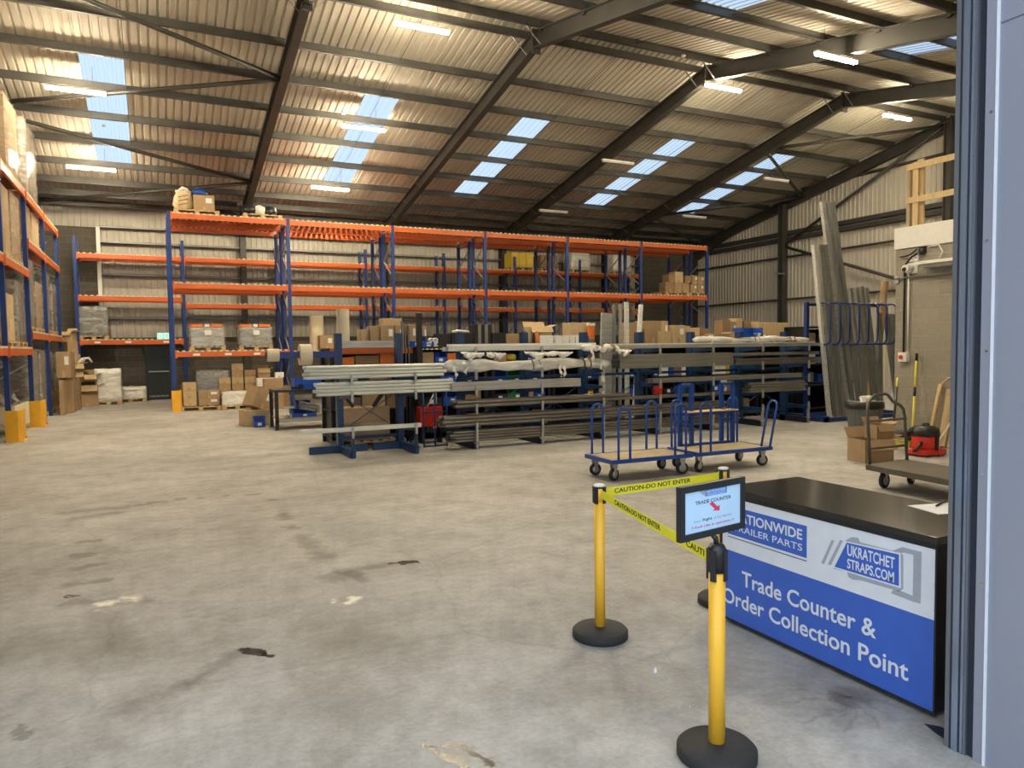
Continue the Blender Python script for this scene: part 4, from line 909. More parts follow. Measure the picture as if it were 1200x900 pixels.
for u, x in enumerate((4.5, 6.0, 8.05, 9.8, 11.4)):
    things_on(x, x+1.2, .15, [(.38, .3, 'bin', 'navy', 'dark floor level bin, left one in shelving unit %s of the row' % ('one', 'two', 'three', 'four', 'five')[u]), (.38, .32, 'bin', 'navy', 'dark floor level bin, middle one in shelving unit %s of the row' % ('one', 'two', 'three', 'four', 'five')[u]), (.38, .28, 'box', 'card3', 'dark carton, right one at floor level in shelving unit %s' % ('one', 'two', 'three', 'four', 'five')[u])])
for i, (x0, x1) in enumerate(((4.42, 5.7), (5.92, 7.1), (7.97, 9.5), (9.72, 11.15), (11.37, 12.7))):
    n = 3; w = (x1-x0)/n
    for k in range(n):
        o = B().box(-w/2+.01, w/2-.01, -.12, .12, 0, .36).make('dark_tote', 'black' if (i+k) % 3 else 'navy', loc=(x0+w*(k+.5), YS+.58, .63)); tag(o, 'dark plastic tote at the back of the middle shelf behind the long rack', 'storage tote', 'dark totes at the back of the long shelving')
# things along the shelf tops
ZT = 1.721
cpx(423, 432, 386, YS+.15, ZT, .3, 'small pale carton beside the standing foam roll', mat='card2', tape=False)
cpx(434, 446, 382, YS+.05, ZT, .3, 'brown carton between the foam roll and labelled pair', mat='card', tape=False)
cpx(446, 462, 381, YS+.0, ZT, .35, 'labelled brown carton, left of the pair above the small rack', mat='card', lab=True)
cpx(463, 473, 381, YS+.0, ZT, .35, 'labelled brown carton, right of the pair above the small rack', mat='card', lab=True)
bk = cpx(449, 471, 373, YS+.42, ZT, .3, 'wide pale carton behind the labelled pair', mat='card2')
o = B().box(0, 1.15, 0, .12, 0, .12).make('box_section', 'galv', loc=(2.85, 12.55, 1.722-.0)); tag(o, 'thick grey box section lying along the shelf front above the small rack', 'steel section')
def rollup(x, y, z, r, h, label, tilt=0):
    t = thing('foam_roll', label, 'roll', (x, y, z)); t.rotation_euler.x = tilt
    B().hollow((0, 0, 0), (0, 0, h), r, .05, 22).jitter(.003).make('foam', 'roll', t); B().hollow((0, 0, -.0), (0, 0, h+.005), .05, .042, 12).make('core', 'card', t)
p = onY(405, 380, 12.9); rollup(p.x, 13.1, ZT, .115, onY(405, 362, 12.95).z-ZT, 'tall cream foam roll standing on the shelf above the small rack')
p = onY(371.5, 380, 23.4); rollup(p.x, 23.5, 1.66, .22, onY(373, 370, 23.4).z-1.66, 'cream foam roll standing on the low beam of the central racking, second bay')
cpx(375, 391, 393, 22.95, 1.66, .5, 'brown carton with white label on the far low beam behind the spools', mat='card', lab=True)
for i, x in enumerate((470.5, 474.5, 478)):
    p = onY(x, 420, 12.5); tag(B().tube([(0, 0, 0), (0, .0, 2.18-.04*i)], .018, 8).make('thin_rod', 'blackm', loc=(p.x, 12.45, 0)), 'thin dark rod standing upright, %s of three by the small rack column' % ('left', 'middle', 'right')[i], 'rod')
p = onY(492, 400, 12.5); tag(B().box(-.05, .05, 0, .06, 0, onY(492, 367, 12.5).z).make('square_post', 'black', loc=(p.x, 12.5, 0)), 'thick black square post standing between the two cantilever racks', 'post')
cpx(478, 488, 380, YS+.1, ZT, .3, 'brown carton with white label behind the thin rods', mat='card', lab=True)
cpx(494, 500, 382, YS+.25, ZT, .3, 'brown carton with white label right of the black post', mat='card', lab=True)
p = onY(488, 395, 12.8); bin_((p.x, 12.9, ZT), .34, .3, .2, 'bright blue bin on the shelf top left of the black post')
p = onY(501, 400, 12.8); bin_((p.x, 12.85, ZT), .2, .22, .1, 'low blue bin right of the black post')
for i in range(5): tag(B().hollow((0, -.05, 0), (0, .05, 0), .045, .025, 12).make('white_roll', 'white', loc=(4.62+.085*(i % 3)+.04*(i//3), YS+.12, ZT+.046+.08*(i//3))), 'small white tape roll in the cluster right of the low blue bin', 'tape roll', 'white tape rolls on the shelf top')
def blackstack(x0, x1, yt, label, mat='black', y=YS+.05):
    return cpx(x0, x1, yt, y, ZT, .3, label, mat=mat, tape=False)
blackstack(514, 528, 391, 'black plastic crate at the start of the long rack top')
b_ = blackstack(529, 553, 390, 'wide black bag topped with white film on the shelf top')
film = thing('film_scrap', 'white film lying on the wide black bag', 'plastic film', (onY(541, 390, YS+.1).x, YS+.15, onY(541, 390, YS+.05).z+.02)); B().tube([(-.16, 0, 0), (-.05, .03, .02), (.08, -.02, .01), (.17, .02, .0)], .025, 7).make('film', 'white_wrap', film, smooth=True)
for i, x in enumerate((556, 560, 564, 568, 572)): cpx(x, x+4, 380, YS+.1, ZT, .25, 'dark upright strip pack, %s of five on the shelf top' % ('first', 'second', 'third', 'fourth', 'fifth')[i], mat='black' if i % 2 == 0 else 'otube', tape=False)
blackstack(577, 593, 390, 'black lidded crate right of the upright strips'); cpx(595, 610, 391, YS+.3, ZT, .25, 'low brown carton right of the black crate', mat='card', tape=False)
p = onY(615, 392, 12.9)
t = thing('spray_bottle', 'dark blue bottle with two black spouts on the shelf top', 'bottle', (p.x, 12.95, ZT)); B().box(-.06, .06, -.05, .05, 0, .16).make('body', 'binblue', t); B().tube([(-.03, 0, .16), (-.03, 0, .3)], .012, 8).make('spout', 'black', t); B().tube([(.03, 0, .16), (.03, 0, .3)], .012, 8).make('spout', 'black', t)
c = cpx(622, 647, 383, YS+.2, ZT, .3, 'open brown carton on the shelf top left of the orange bottle', mat='card2', open_=True, tape=False)
def bottle(x, yt, mat, label, capm='white'):
    p = onY(x, 390, YS+.05); h = onY(x, yt, YS+.05).z-ZT; t = thing('bottle', label, 'bottle', (p.x, YS+.08, ZT)); B().lathe([(.03, 0), (.034, .02), (.034, h*.7), (.018, h*.82), (.018, h*.88)], seg=12).make('bottle_body', mat, t); B().lathe([(.02, h*.88), (.02, h)], seg=12).make('cap', capm, t)
bottle(630, 386, 'orangep', 'orange bottle in front of the open carton')
bottle(626, 388, 'black', 'slim dark bottle left of the orange bottle')
for i, (a, b2, m_) in enumerate(((633, 640, 'white'), (640, 648, 'white'), (651, 659, 'white'), (661, 667, 'white'), (668, 674, 'white'), (675, 680, 'white'), (680, 690, 'binblue'))):
    cpx(a, b2, 393, YS-.0, ZT, .18, 'small white box, %s in the row on the shelf edge' % ('first', 'second', 'third', 'fourth', 'fifth', 'sixth')[i] if i < 6 else 'blue box closing the row of small white boxes', mat=m_, tape=False)
cpx(669, 694, 378, YS+.25, ZT, .35, 'pale carton with two dark stamps behind the small white boxes', mat='card2')
p = onY(697, 385, 12.7); t = thing('wrapped_packet', 'orange packet in white film standing by the grey profiles', 'packet', (p.x, 12.85, ZT)); B().box(-.07, .07, -.04, .04, .12, .42).make('packet_body', 'orangep', t); B().box(-.07, .07, -.04, .04, 0, .12).make('base_band', 'grey', t); B().box(-.075, .075, -.045, .045, .40, .46).jitter(.008, 2).make('film_top', 'white_wrap', t)
# standing profiles behind the rack
def upright_section(xb, yb_px, xt, yt, Yb, Yt, mat, label, w=.08, d=.05, name='steel_profile'):
    a = onZ(xb, yb_px, 0) if False else Vector((onY(xb, yb_px, Yb).x, Yb, .02)); c_ = onY(xt, yt, Yt); v = c_-a
    b = B(); b.bar((0, 0, 0), v, w, d, up=(0, -1, 0)); o = b.make(name, mat, loc=a); return tag(o, label, 'steel section')
upright_section(708, 486, 712, 367, 12.3, 12.4, 'galv', 'wide flat grey profile standing behind the white film, left', .3, .05)
upright_section(719, 486, 720, 357, 12.25, 12.35, 'lsec', 'slim grey profile standing, second from the left of the group', .06)
upright_section(726, 486, 727, 356, 12.2, 12.3, 'galv', 'slim grey profile standing, third of the group', .06)
upright_section(735, 486, 734, 354, 12.2, 12.3, 'bright', 'taller pale profile at the right of the standing group', .09)
upright_section(742, 484, 751, 357, 11.95, 12.1, 'white_wrap', 'thin pole wrapped in white film leaning right of the profiles', .07, .07)
# right half top items
cpx(738, 752, 378, YS+.05, ZT, .3, 'brown carton left of the film wrapped pole', mat='card')
cpx(756, 775, 376, YS+.05, ZT, .4, 'large brown carton with white seam tape on the orange beam shelf', mat='card')
cpx(775, 783, 376, YS+.05, ZT, .4, 'pale side carton with label right of the large one', mat='card2', lab=True)
cpx(772, 788, 388, YS-.02, ZT, .06, 'low open carton in front of the large brown one', mat='card2', tape=False)
cpx(783, 790, 381, YS+.3, ZT, .3, 'white topped carton between the large and the corner carton', mat='card2', tape=False)
cpx(788, 803, 381, 12.7, 1.721, .3, 'big pale carton facing forward near the second petrol blue column', mat='card2', lab=True)
cpx(803, 809, 382, 12.95, ZT, .3, 'narrow pale carton right of the big pale one', mat='card2', tape=False)
cpx(809, 820, 384, 13.1, ZT, .3, 'pale carton behind the third petrol blue column', mat='card2', tape=False)
for i, (a, b2, yt, m_, lb) in enumerate(((819, 830, 393, 'card', 'low brown carton behind the trolley shelf stand'), (830, 836, 393, 'label', 'small white faced box between two low cartons'), (836, 856, 391, 'card', 'wide brown open topped carton on the right shelving'), (856, 868, 389, 'card2', 'pale carton with film on the right shelving'))):
    cpx(a, b2, yt, YS+.0, ZT, .3, lb, mat=m_, tape=False)
cpx(822, 832, 385, YS+.4, ZT, .3, 'brown carton with red straps behind the low cartons', mat='card3', tape=False)
tag(B().box(-.14, .14, -.05, .05, 0, .08).jitter(.015, 2).make('red_straps', 'red', loc=(onY(838, 388, YS+.45).x, YS+.45, ZT), smooth=True), 'red webbing heap behind the wide open carton', 'straps')
for i, (a, b2, yt, m_, lb) in enumerate(((847, 856, 375, 'card3', 'dark carton high at the back, left one'), (856, 863, 377, 'card', 'small brown carton with label high at the back'), (863, 870, 373, 'card2', 'tall pale carton high at the back'), (872, 880, 376, 'card3', 'reddish dark carton high at the back'), (880, 889, 376, 'card', 'brown carton high at the back, right one'))):
    cpx(a, b2, yt, 13.45, ZT, .3, lb, mat=m_, lab=(i == 1), tape=False)
c = cpx(889, 924, 378, 13.2, ZT, .35, 'stack of pale wooden battens strapped together on the right shelving', mat='timber', tape=False); c.name = 'timber_stack'
p0 = onY(870, 385, 12.8); p1 = onY(893, 385, 12.8); t = bin_(((p0.x+p1.x)/2, 12.95, ZT), p1.x-p0.x, .35, onY(880, 384, 12.8).z-ZT, 'blue crate on the shelf top with striped packets in front')
t = thing('striped_packets', 'blue and white striped packets heaped on the wrapped bundle', 'packets', (onY(897, 390, 12.8).x, 12.78, ZT))
for i in range(9): B().obox(Vector((-.35+.085*i, 0, .15-.012*i)), (.035, .1, .2-.012*i), Matrix.Rotation(.35, 3, 'Y')).make('packet', 'white' if i % 2 else 'tblue', t)
shelving(12.85, 13.9, 12.75, 13.5, [.15, .8, ZT-.03], 'dark shelving unit behind the foot of the hooped rack')
shelving(13.95, 15.3, 12.4, 13.1, [.15, .7, 1.2, 1.7, 2.1], 'tall dark shelving unit behind the hooped rack at the block wall')
for x, z, w, h, m_, lb in ((14.15, .701, .3, .3, 'grey', 'grey box low on the tall shelving behind the hoops'), (14.6, .701, .3, .25, 'binblue', 'blue box low on the tall shelving behind the hoops'), (14.2, 1.201, .3, .25, 'white', 'white box on the tall shelving behind the hoops'), (14.65, 1.201, .3, .3, 'binblue', 'blue box in the middle of the tall shelving'), (14.2, 1.701, .3, .25, 'card2', 'pale carton on the tall shelving behind the hoops'), (14.8, 1.701, .3, .2, 'galv', 'grey tin box on the tall shelving behind the hoops')):
    carton((x, 12.65, z), w, .3, h, lb, mat=m_, tape=False)
t = thing('strip_roll', 'row of pale rolled strips at the right end of the shelf tops', 'rolls', (12.75, 12.85, ZT-.02))
for i in range(6): B().tube([(.1+.14*i, 0, .06), (.2+.14*i, .25, .06)], .045, 10).make('roll', 'roll', t)

# carton on pallet behind the small rack, red tool box, loose bars
flatpallet(3.45, 12.1+.35, 0, 'pallet under the striped carton inside the small rack', .9, .6)
cc = carton((3.22, 12.42, .141), .82, .5, .56, 'large brown striped carton standing inside the small cantilever rack', mat='card', tape=False)
B().box(-.412, -.40, -.252, .1, .05, .5).make('white_print', 'label', cc); B().box(-.1, .41, -.2535, -.2505, .22, .30).make('pale_band', 'card2', cc)
b = B(); b.bar((0, 0, 0), (.42, .0, .55), .09, .05); tag(b.make('black_bar', 'black', loc=(3.35, 12.2, .71)), 'thick black bar leaning on top of the striped carton', 'bar')
b = B(); b.bar((0, 0, 0), (-.3, .0, .4), .06, .05); tag(b.make('black_bar', 'black', loc=(3.0, 12.2, .72)), 'short black bar with white band leaning left on the striped carton', 'bar')
t = thing('hose_trolley', 'red tool box behind thin blue bars between the two racks', 'tool box', (4.42, 12.3, 0)); B().box(-.22, .2, -.1, .15, .3, .66).make('box_body', 'red', t, bevel=.015); B().box(-.2, .18, -.08, .13, .66, .69).make('lid', 'black', t)
for x in (-.2, .15): B().box(x, x+.04, -.08, .12, 0, .3).make('leg', 'black', t)
B().tube([(-.1, -.12, .66), (.0, -.14, .85), (.08, -.1, .95), (.1, -.05, .7)], .012, 8).make('white_hose', 'white', t)
t = thing('bar_stand', 'thin dark blue tube frame between the small and long racks', 'frame', (4.2, 11.75, 0))
for x in (0, .2, .42): B().tube([(x-.1, 0, 0), (x-.1, 0, .95)], .015, 8).make('upright', 'cblue', t)
for z in (.02, .6, .95): B().tube([(-.1, 0, z), (.32, 0, z)], .015, 8).make('rail', 'cblue', t)

# ------------------------------------------------------------------ tall vertical rack
vr = thing('vertical_rack', 'tall dark blue hooped rack holding leaning steel sections at the right', 'vertical rack', (12.9, 11.5, 0))
B().box(-.05, 2.45, -.62, -.54, 0, .09).box(-.05, 2.45, .42, .5, 0, .09).box(-.05, .03, -.62, .5, 0, .09).box(2.37, 2.45, -.62, .5, 0, .09).make('base_frame', 'blue', vr)
for x in (-.02, 2.35): B().box(x, x+.08, -.04, .04, .0, 2.6).box(x, x+.08, -.6, .5, .05, .12).make('post', 'blue', vr)
B().box(0, 2.4, -.03, .03, 2.52, 2.58).make('cross_bar', 'navy', vr); B().box(0, 2.4, -.03, .03, 1.62, 1.68).make('cross_bar', 'navy', vr); B().box(0, 2.4, -.03, .03, .78, .84).make('cross_bar', 'navy', vr)
for k in range(8):
    x = .06+.3*k; pts = [(x, 0, 2.56), (x, -.48, 2.56)]
    for a in range(1, 6): t_ = a/6*math.pi/2; pts.append((x, -.48-.12*math.sin(t_), 2.44+.12*math.cos(t_)))
    pts += [(x, -.6, 2.3), (x, -.6, 1.86)]
    for a in range(1, 6): t_ = a/6*math.pi/2; pts.append((x, -.48-.12*math.cos(t_), 1.80-.14*math.sin(t_)))
    pts.append((x, 0, 1.65)); B().tube(pts, .019, 8).make('hoop', 'blue', vr)
def lean(xb, xt, yt, Yb, Yt, label, mat='lsec', w=.1, d=.08, cat='steel section', rnd=False, zb=.1):
    a = Vector((onY(xb, 488, Yb).x, Yb, zb)); c_ = onY(xt, yt, Yt); v = c_-a; b = B()
    if rnd: b.hollow((0, 0, 0), v, w/2, w/2*.85, 14)
    else:
        n = v.normalized(); sd = n.cross(Vector((0, -1, 0))).normalized(); fr = sd.cross(n).normalized()
        for s_ in (-1, 1): b.bar(sd*(w/2*s_), v+sd*(w/2*s_), .012, d, up=(0, -1, 0))
        b.bar(fr*d*.45, v+fr*d*.45, w, .01, up=(0, -1, 0))
    o = b.make('steel_section' if not rnd else 'cardboard_tube', mat, loc=a); return tag(o, label, cat)
ord_ = ('first', 'second', 'third', 'fourth', 'fifth')
for k, (xb, xt, m_) in enumerate(((993, 963.5, 'galv'), (1001, 969, 'lsec'), (1009, 975, 'lsec'))): lean(xb, xt, 236+k*.5, 11.0, 11.4, 'tallest leaning grey section, %s from the left' % ord_[k], m_, w=.085)
for k, (xb, xt, m_) in enumerate(((972, 953.5, 'bright'), (980, 960.5, 'lsec'), (988, 966, 'lsec'))): lean(xb, xt, 287, 10.96, 11.3, 'second tallest leaning section, %s from the left' % ord_[k], m_, w=.09 if k else .06)
lean(984, 974, 300, 11.12, 11.42, 'leaning grey section behind the second tallest group', 'lsec', w=.1)
for k, (xb, xt, yt) in enumerate(((1012, 996, 338), (1018, 1003, 337), (1024, 1009, 336), (1029, 1014.5, 337))): lean(xb+1, xt, yt, 11.05, 11.4, 'mid height leaning channel, %s of four right of the tallest' % ord_[k], 'lsec' if k != 2 else 'otube', w=.075)
lean(1022, 1037, 330, 11.2, 11.35, 'brown cardboard tube leaning among the sections', 'card', w=.16, rnd=True, cat='tube')
lean(1031, 1030, 367, 11.05, 11.3, 'grey flat section standing near the right of hooped rack', 'lsec', w=.12)
for k in range(4): lean(1053+4*k, 1037+4*k, 368, 10.98, 11.3, 'slim grey section leaning left, %s of four by the block wall' % ord_[k], 'lsec', w=.05, zb=.02)
tag(B().lathe([(.055, 0), (.055, .16)], seg=12).make('white_cup', 'white', loc=(13.75, 10.8, 0)), 'white cylinder pot, left of two at the foot of the hooped rack', 'pot')
tag(B().lathe([(.05, 0), (.05, .2)], seg=12).make('white_cup', 'white', loc=(13.98, 10.8, 0)), 'white cylinder pot, right of two at the foot of the hooped rack', 'pot')
b = B(); b.prism([(0, 0, 0), (.12, 0, .02), (.2, 0, .5), (.15, 0, .75), (.12, 0, .45)], (0, .02, 0)); tag(b.make('wood_offcut', 'timber', loc=(14.0, 10.88, .1)), 'splintered wood offcut among the sections in the hooped rack', 'offcut')
for i, (x, z, m_, lb) in enumerate(((14.1, 2.05, 'roll', 'cream pot on the shelf behind the hoops'), (14.15, 1.5, 'white', 'silver cans behind the hoops'), (14.12, 1.7, 'binblue', 'blue cans behind the hoops'))): 
    pass

# ------------------------------------------------------------------ blue hoop trolleys
def castor(t, x, y, z, r=.075, turn=0.0, swivel=True):
    c = B(); R = Matrix.Rotation(turn, 4, 'Z'); b = B()
    b.box(-.05, .05, -.045, .045, z-.012, z)
    for yy in (-.034, .028): b.prism([(-.04, yy, z-.012), (.04, yy, z-.012), (.014, yy, r*.82), (-.014, yy, r*.82)], (0, .006, 0))
    b.tube([(0, -.038, r), (0, .038, r)], .01, 8)
    b.bm.transform(Matrix.Translation((x, y, 0)) @ R); f = b.make('castor_fork', 'galv', t)
    b = B(); b.lathe([(r*.62, -.02), (r*.97, -.02), (r, -.012), (r, .012), (r*.97, .02), (r*.62, .02)], (0, 0, r), 20, 'y'); b.bm.transform(Matrix.Translation((x, y, 0)) @ R); w = b.make('wheel', 'rubber', t)
    b = B(); b.lathe([(r*.2, -.03), (r*.62, -.022), (r*.62, .022), (r*.2, .03)], (0, 0, r), 16, 'y'); b.bm.transform(Matrix.Translation((x, y, 0)) @ R)
    o = b.make('hub', 'wheelgrey'); o.parent = w; KIDS.setdefault(w.name, []).append(o)
def hoop(t, x, y, w, h, along='x', lean=(0, 0), mat='tblue'):
    pts = []; r = w/2
    ux, uy = (1, 0) if along == 'x' else (0, 1)
    for z in (.24, .5, h-r): pts.append((-r, z))
    for a in range(1, 8): t_ = a/8*math.pi; pts.append((-r*math.cos(t_), h-r+r*math.sin(t_)))
    for z in (h-r, .5, .24): pts.append((r, z))
    B().tube([(x+ux*q+lean[0]*(z-.24), y+uy*q+lean[1]*(z-.24), z) for q, z in pts], .0165, 10).make('hoop', mat, t)
def blue_trolley(name, label, loc, L, Wd, hoops, rotz=0):
    t = thing(name, label, 'trolley', loc, rotz); z0, z1 = .225, .275
    B().box(-L/2, L/2, -Wd/2, -Wd/2+.035, z0, z1).box(-L/2, L/2, Wd/2-.035, Wd/2, z0, z1).box(-L/2, -L/2+.035, -Wd/2+.035, Wd/2-.035, z0, z1).box(L/2-.035, L/2, -Wd/2+.035, Wd/2-.035, z0, z1).make('deck_frame', 'tblue', t)
    B().box(-L/2+.035, L/2-.035, -Wd/2+.035, Wd/2-.035, z0+.01, z1-.004).make('deck_board', 'ply', t)
    for i, (x, y) in enumerate(((-L/2+.1, -Wd/2+.1), (-L/2+.1, Wd/2-.1), (L/2-.1, -Wd/2+.1), (L/2-.1, Wd/2-.1))): castor(t, x, y, z0, .08, (.35, .0, -.25, .3)[i])
    for h in hoops: hoop(t, *h)
    return t
t1 = blue_trolley('hoop_trolley', 'left blue tube hooped trolley with an empty plywood deck', (5.68, 7.78, 0), 1.25, .66,
    [(-.44, .31, .17, .93), (-.42, -.31, .17, .93), (.42, .31, .17, .93), (.44, -.31, .17, .93)], -.04)
t2 = blue_trolley('hoop_trolley', 'right blue tube hooped trolley carrying a raised shelf stand', (7.03, 7.74, 0), 1.3, .66,
    [(-.5, .31, .17, .93), (-.5, -.31, .17, .93), (.5, .31, .17, .93), (.54, -.30, .16, .91, 'y', (.22, .0))], -.03)
for x in (-.28, .46):
    B().box(x, x+.05, .27, .32, .275, 1.15).make('stand_post', 'tblue', t2)
    B().box(x-.17, x-.12, .31, .36, .275, 1.15).make('stand_post', 'tblue', t2)
    B().box(x-.17, x+.05, .27, .36, 1.11, 1.15).make('stand_top_bar', 'tblue', t2)
    B().box(x-.17, x+.05, .29, .34, .60, .64).make('stand_rail', 'tblue', t2)
    B().lathe([(.05, 0), (.03, .05)], (x+.02, .29, .66), 10).make('cone_foot', 'tblue', t2)
B().box(-.43, .51, .27, .31, .70, .75).box(-.43, .51, .34, .36, .70, .75).box(-.43, .51, .27, .31, .275, .305).box(-.43, .51, .34, .36, .275, .3).make('stand_frame', 'tblue', t2)
B().box(-.4, .48, .16, .34, .75, .765).make('stand_shelf', 'timber', t2)
tag(B().box(-.03, .03, -.02, .02, 0, .02).make('dark_block', 'card3', loc=(7.33, 7.98, .766)), 'small dark block lying on the raised trolley shelf', 'block')

# ------------------------------------------------------------------ grey platform trolley
gt = thing('platform_trolley', 'dark grey platform trolley with bent tube handle beside the block wall', 'trolley', (0, 0, 0))
gp = [(7.48, 5.76), (8.2, 5.76), (8.05, 4.5), (7.33, 4.5)]
B().prism([(x, y, .235) for x, y in gp], (0, 0, .03)).make('platform', 'trolley', gt)
b = B()
for i in range(4): a, c_ = gp[i], gp[(i+1) % 4]; b.bar((*a, .235), (*c_, .235), .03, .06)
b.make('platform_rim', 'trolley', gt)
for x, y, tn in ((7.6, 5.62, .15), (8.08, 5.62, .3), (7.5, 4.65, .3), (7.95, 4.65, .4)): castor(gt, x, y, .215, .09, tn)
hz = [(7.53, 5.76, .25), (7.53, 5.8, .9), (7.58, 5.83, .98), (7.68, 5.85, 1.05), (7.76, 5.86, 1.07), (7.92, 5.86, 1.075), (7.97, 5.86, 1.06), (8.03, 5.84, .98), (8.14, 5.82, .93), (8.19, 5.81, .88), (8.2, 5.8, .8), (8.2, 5.76, .25)]
B().tube(hz, .018, 10).make('handle', 'trolley', gt)
for z in (.44, .77): B().tube([(7.53, 5.78, z), (8.2, 5.78, z)], .014, 8).make('cross_rail', 'trolley', gt)

# open cartons behind it
carton((9.16, 7.0, 0), .46, .38, .33, 'open brown carton on the floor behind the grey trolley, larger one', rotz=-.25, mat='card', tape=False, open_=True)
carton((9.27, 6.95, .332), .3, .24, .2, 'smaller open carton sitting on the larger one by the grey trolley', rotz=-.15, mat='card', tape=False, open_=True)
# grey dustbin with black liner
t = thing('dustbin', 'ribbed grey dustbin with black liner and rubbish behind the grey trolley', 'bin', (10.45, 8.1, 0))
B().lathe([(.2, 0), (.21, .02), (.27, .68), (.285, .69), (.285, .72)], seg=28).make('bin_body', 'grey', t)
b = B()
for k in range(20): a = k*math.pi/10; b.bar((.208*math.cos(a), .208*math.sin(a), .03), (.272*math.cos(a), .272*math.sin(a), .67), .018, .012)
b.make('ribs', 'grey', t)
B().lathe([(.292, .62), (.3, .66), (.295, .735), (.26, .745), (.24, .70)], seg=22).jitter(.008).make('bin_liner', 'black', t, smooth=True)
b = B()
for k in range(5): b.tube([(-.1+.05*k, -.05+.03*(k % 3), .7), (-.06+.05*k, .02, .80), (-.02+.05*k, .04, .74)], .03, 6)
b.make('rubbish', 'white_wrap', t)
# black wheeled sweeper low behind the cartons
t = thing('floor_sweeper', 'black and yellow push sweeper low by the block wall behind the cartons', 'sweeper', (10.6, 7.35, 0))
B().box(-.25, .3, -.12, .12, .08, .16).make('sweeper_head', 'ypole', t)
B().lathe([(.12, -.04), (.15, 0), (.12, .05)], (-.28, 0, .28), 18).make('sweeper_dome', 'black', t); B().lathe([(.11, -.07), (.14, -.05), (.14, .05), (.11, .07)], (.05, 0, .23), 18, 'y').make('motor', 'black', t)
B().tube([(.2, -.1, .1), (.27, -.06, .25), (.2, 0, .33), (.1, 0, .35)], .025, 8).make('hose', 'black', t)
for x in (-.1, .08): B().lathe([(.03, -.02), (.045, 0), (.03, .02)], (x, -.14, .05), 12, 'y').make('castor', 'white', t)
# poles leaning on the block wall
tp = thing('telescopic_pole', 'yellow telescopic pole with black grips leaning on the block wall', 'pole', (0, 0, 0))
a = Vector((11.25, 7.82, .02)); c_ = Vector((11.57, 7.98, 1.50)); f = lambda u: a+(c_-a)*u
B().tube([f(0), f(.52)], .018, 10).make('lower_tube', 'ypole', tp); B().tube([f(.52), f(.62)], .022, 10).make('grip', 'black', tp); B().tube([f(.62), f(.92)], .018, 10).make('upper_tube', 'ypole', tp); B().tube([f(.92), f(1)], .022, 10).make('end_cap', 'black', tp)
tp = thing('broom_handle', 'black pole with yellow tip leaning beside the dustbin', 'pole', (0, 0, 0))
a = Vector((11.0, 8.0, .02)); c_ = Vector((11.56, 8.32, 1.08)); f = lambda u: a+(c_-a)*u
B().tube([f(0), f(.85)], .02, 10).make('pole', 'black', tp); B().tube([f(.85), f(1)], .016, 10).make('yellow_tip', 'ypole', tp); B().obox(f(.03)+Vector((0, 0, .05)), (.3, .06, .05)).make('broom_head', 'yel', tp)
# red vacuum cleaner
v = thing('vacuum_cleaner', 'red and black tub vacuum cleaner on the floor by the block wall', 'vacuum cleaner', (10.35, 6.98, 0))
B().prism([(-.26, -.16, .02), (-.2, -.2, .02), (.2, -.2, .02), (.24, -.14, .02), (.24, .14, .02), (.18, .19, .02), (-.18, .19, .02), (-.26, .12, .02)], (0, 0, .08)).make('chassis', 'red', v, bevel=.015)
B().lathe([(.17, .08), (.18, .1), (.185, .29), (.18, .3)], seg=28).make('drum', 'red', v)
B().lathe([(.19, .29), (.195, .31), (.195, .35), (.18, .40), (.13, .435), (.03, .45)], seg=28).make('dome_lid', 'black', v)
B().tube([(-.08, 0, .43), (-.06, 0, .47), (.06, 0, .47), (.08, 0, .43)], .012, 8).make('handle', 'black', v)
B().box(-.04, .02, -.2, -.178, .08, .3).make('black_stripe', 'black', v)
B().tube([(-.18, -.06, .2), (-.27, -.1, .17), (-.3, -.06, .1), (-.26, 0, .08)], .026, 8).make('hose_inlet', 'black', v)
for x, y in ((-.2, -.17), (.18, -.17), (-.2, .15), (.18, .15)): B().lathe([(.02, -.012), (.028, 0), (.02, .012)], (x, y, .029), 10, 'y').make('castor', 'black', v)
B().lathe([(.055, -.014), (.06, 0), (.055, .014)], (.05, -.205, .062), 14, 'y').make('rear_wheel', 'red', v)
# timber boards and pipe leaning by the jamb
def wallboard(y, w, z0, z1, x0, label, mat='timber', dx=.05):
    tag(B().bar((x0, y, z0), (XW-.04-dx*.0, y+.06, z1), .03, w, up=(0, 1, 0)).make('board', mat), label, 'board')
wallboard(7.5, .07, .02, 1.0, 11.22, 'sawn board leaning on the block wall, left edge of the pile')
wallboard(7.33, .12, .02, .92, 11.28, 'pale board leaning on the block wall, middle of the pile', 'card2'); wallboard(7.15, .12, .02, .98, 11.25, 'sawn board leaning on the block wall beside the metal jamb')
b = B(); b.tube([(11.1, 7.42, .02), (11.3, 7.42, .75), (11.38, 7.4, 1.02), (11.42, 7.34, 1.1), (11.44, 7.2, 1.13)], .018, 8); tag(b.make('bent_pipe', 'wood'), 'bent brown handle leaning in front of the boards', 'pipe')
b = B(); b.tube([(10.9, 7.2, .02), (11.3, 7.1, .6)], .014, 8); tag(b.make('white_bar', 'white'), 'thin white bar leaning at the foot of the boards', 'bar')
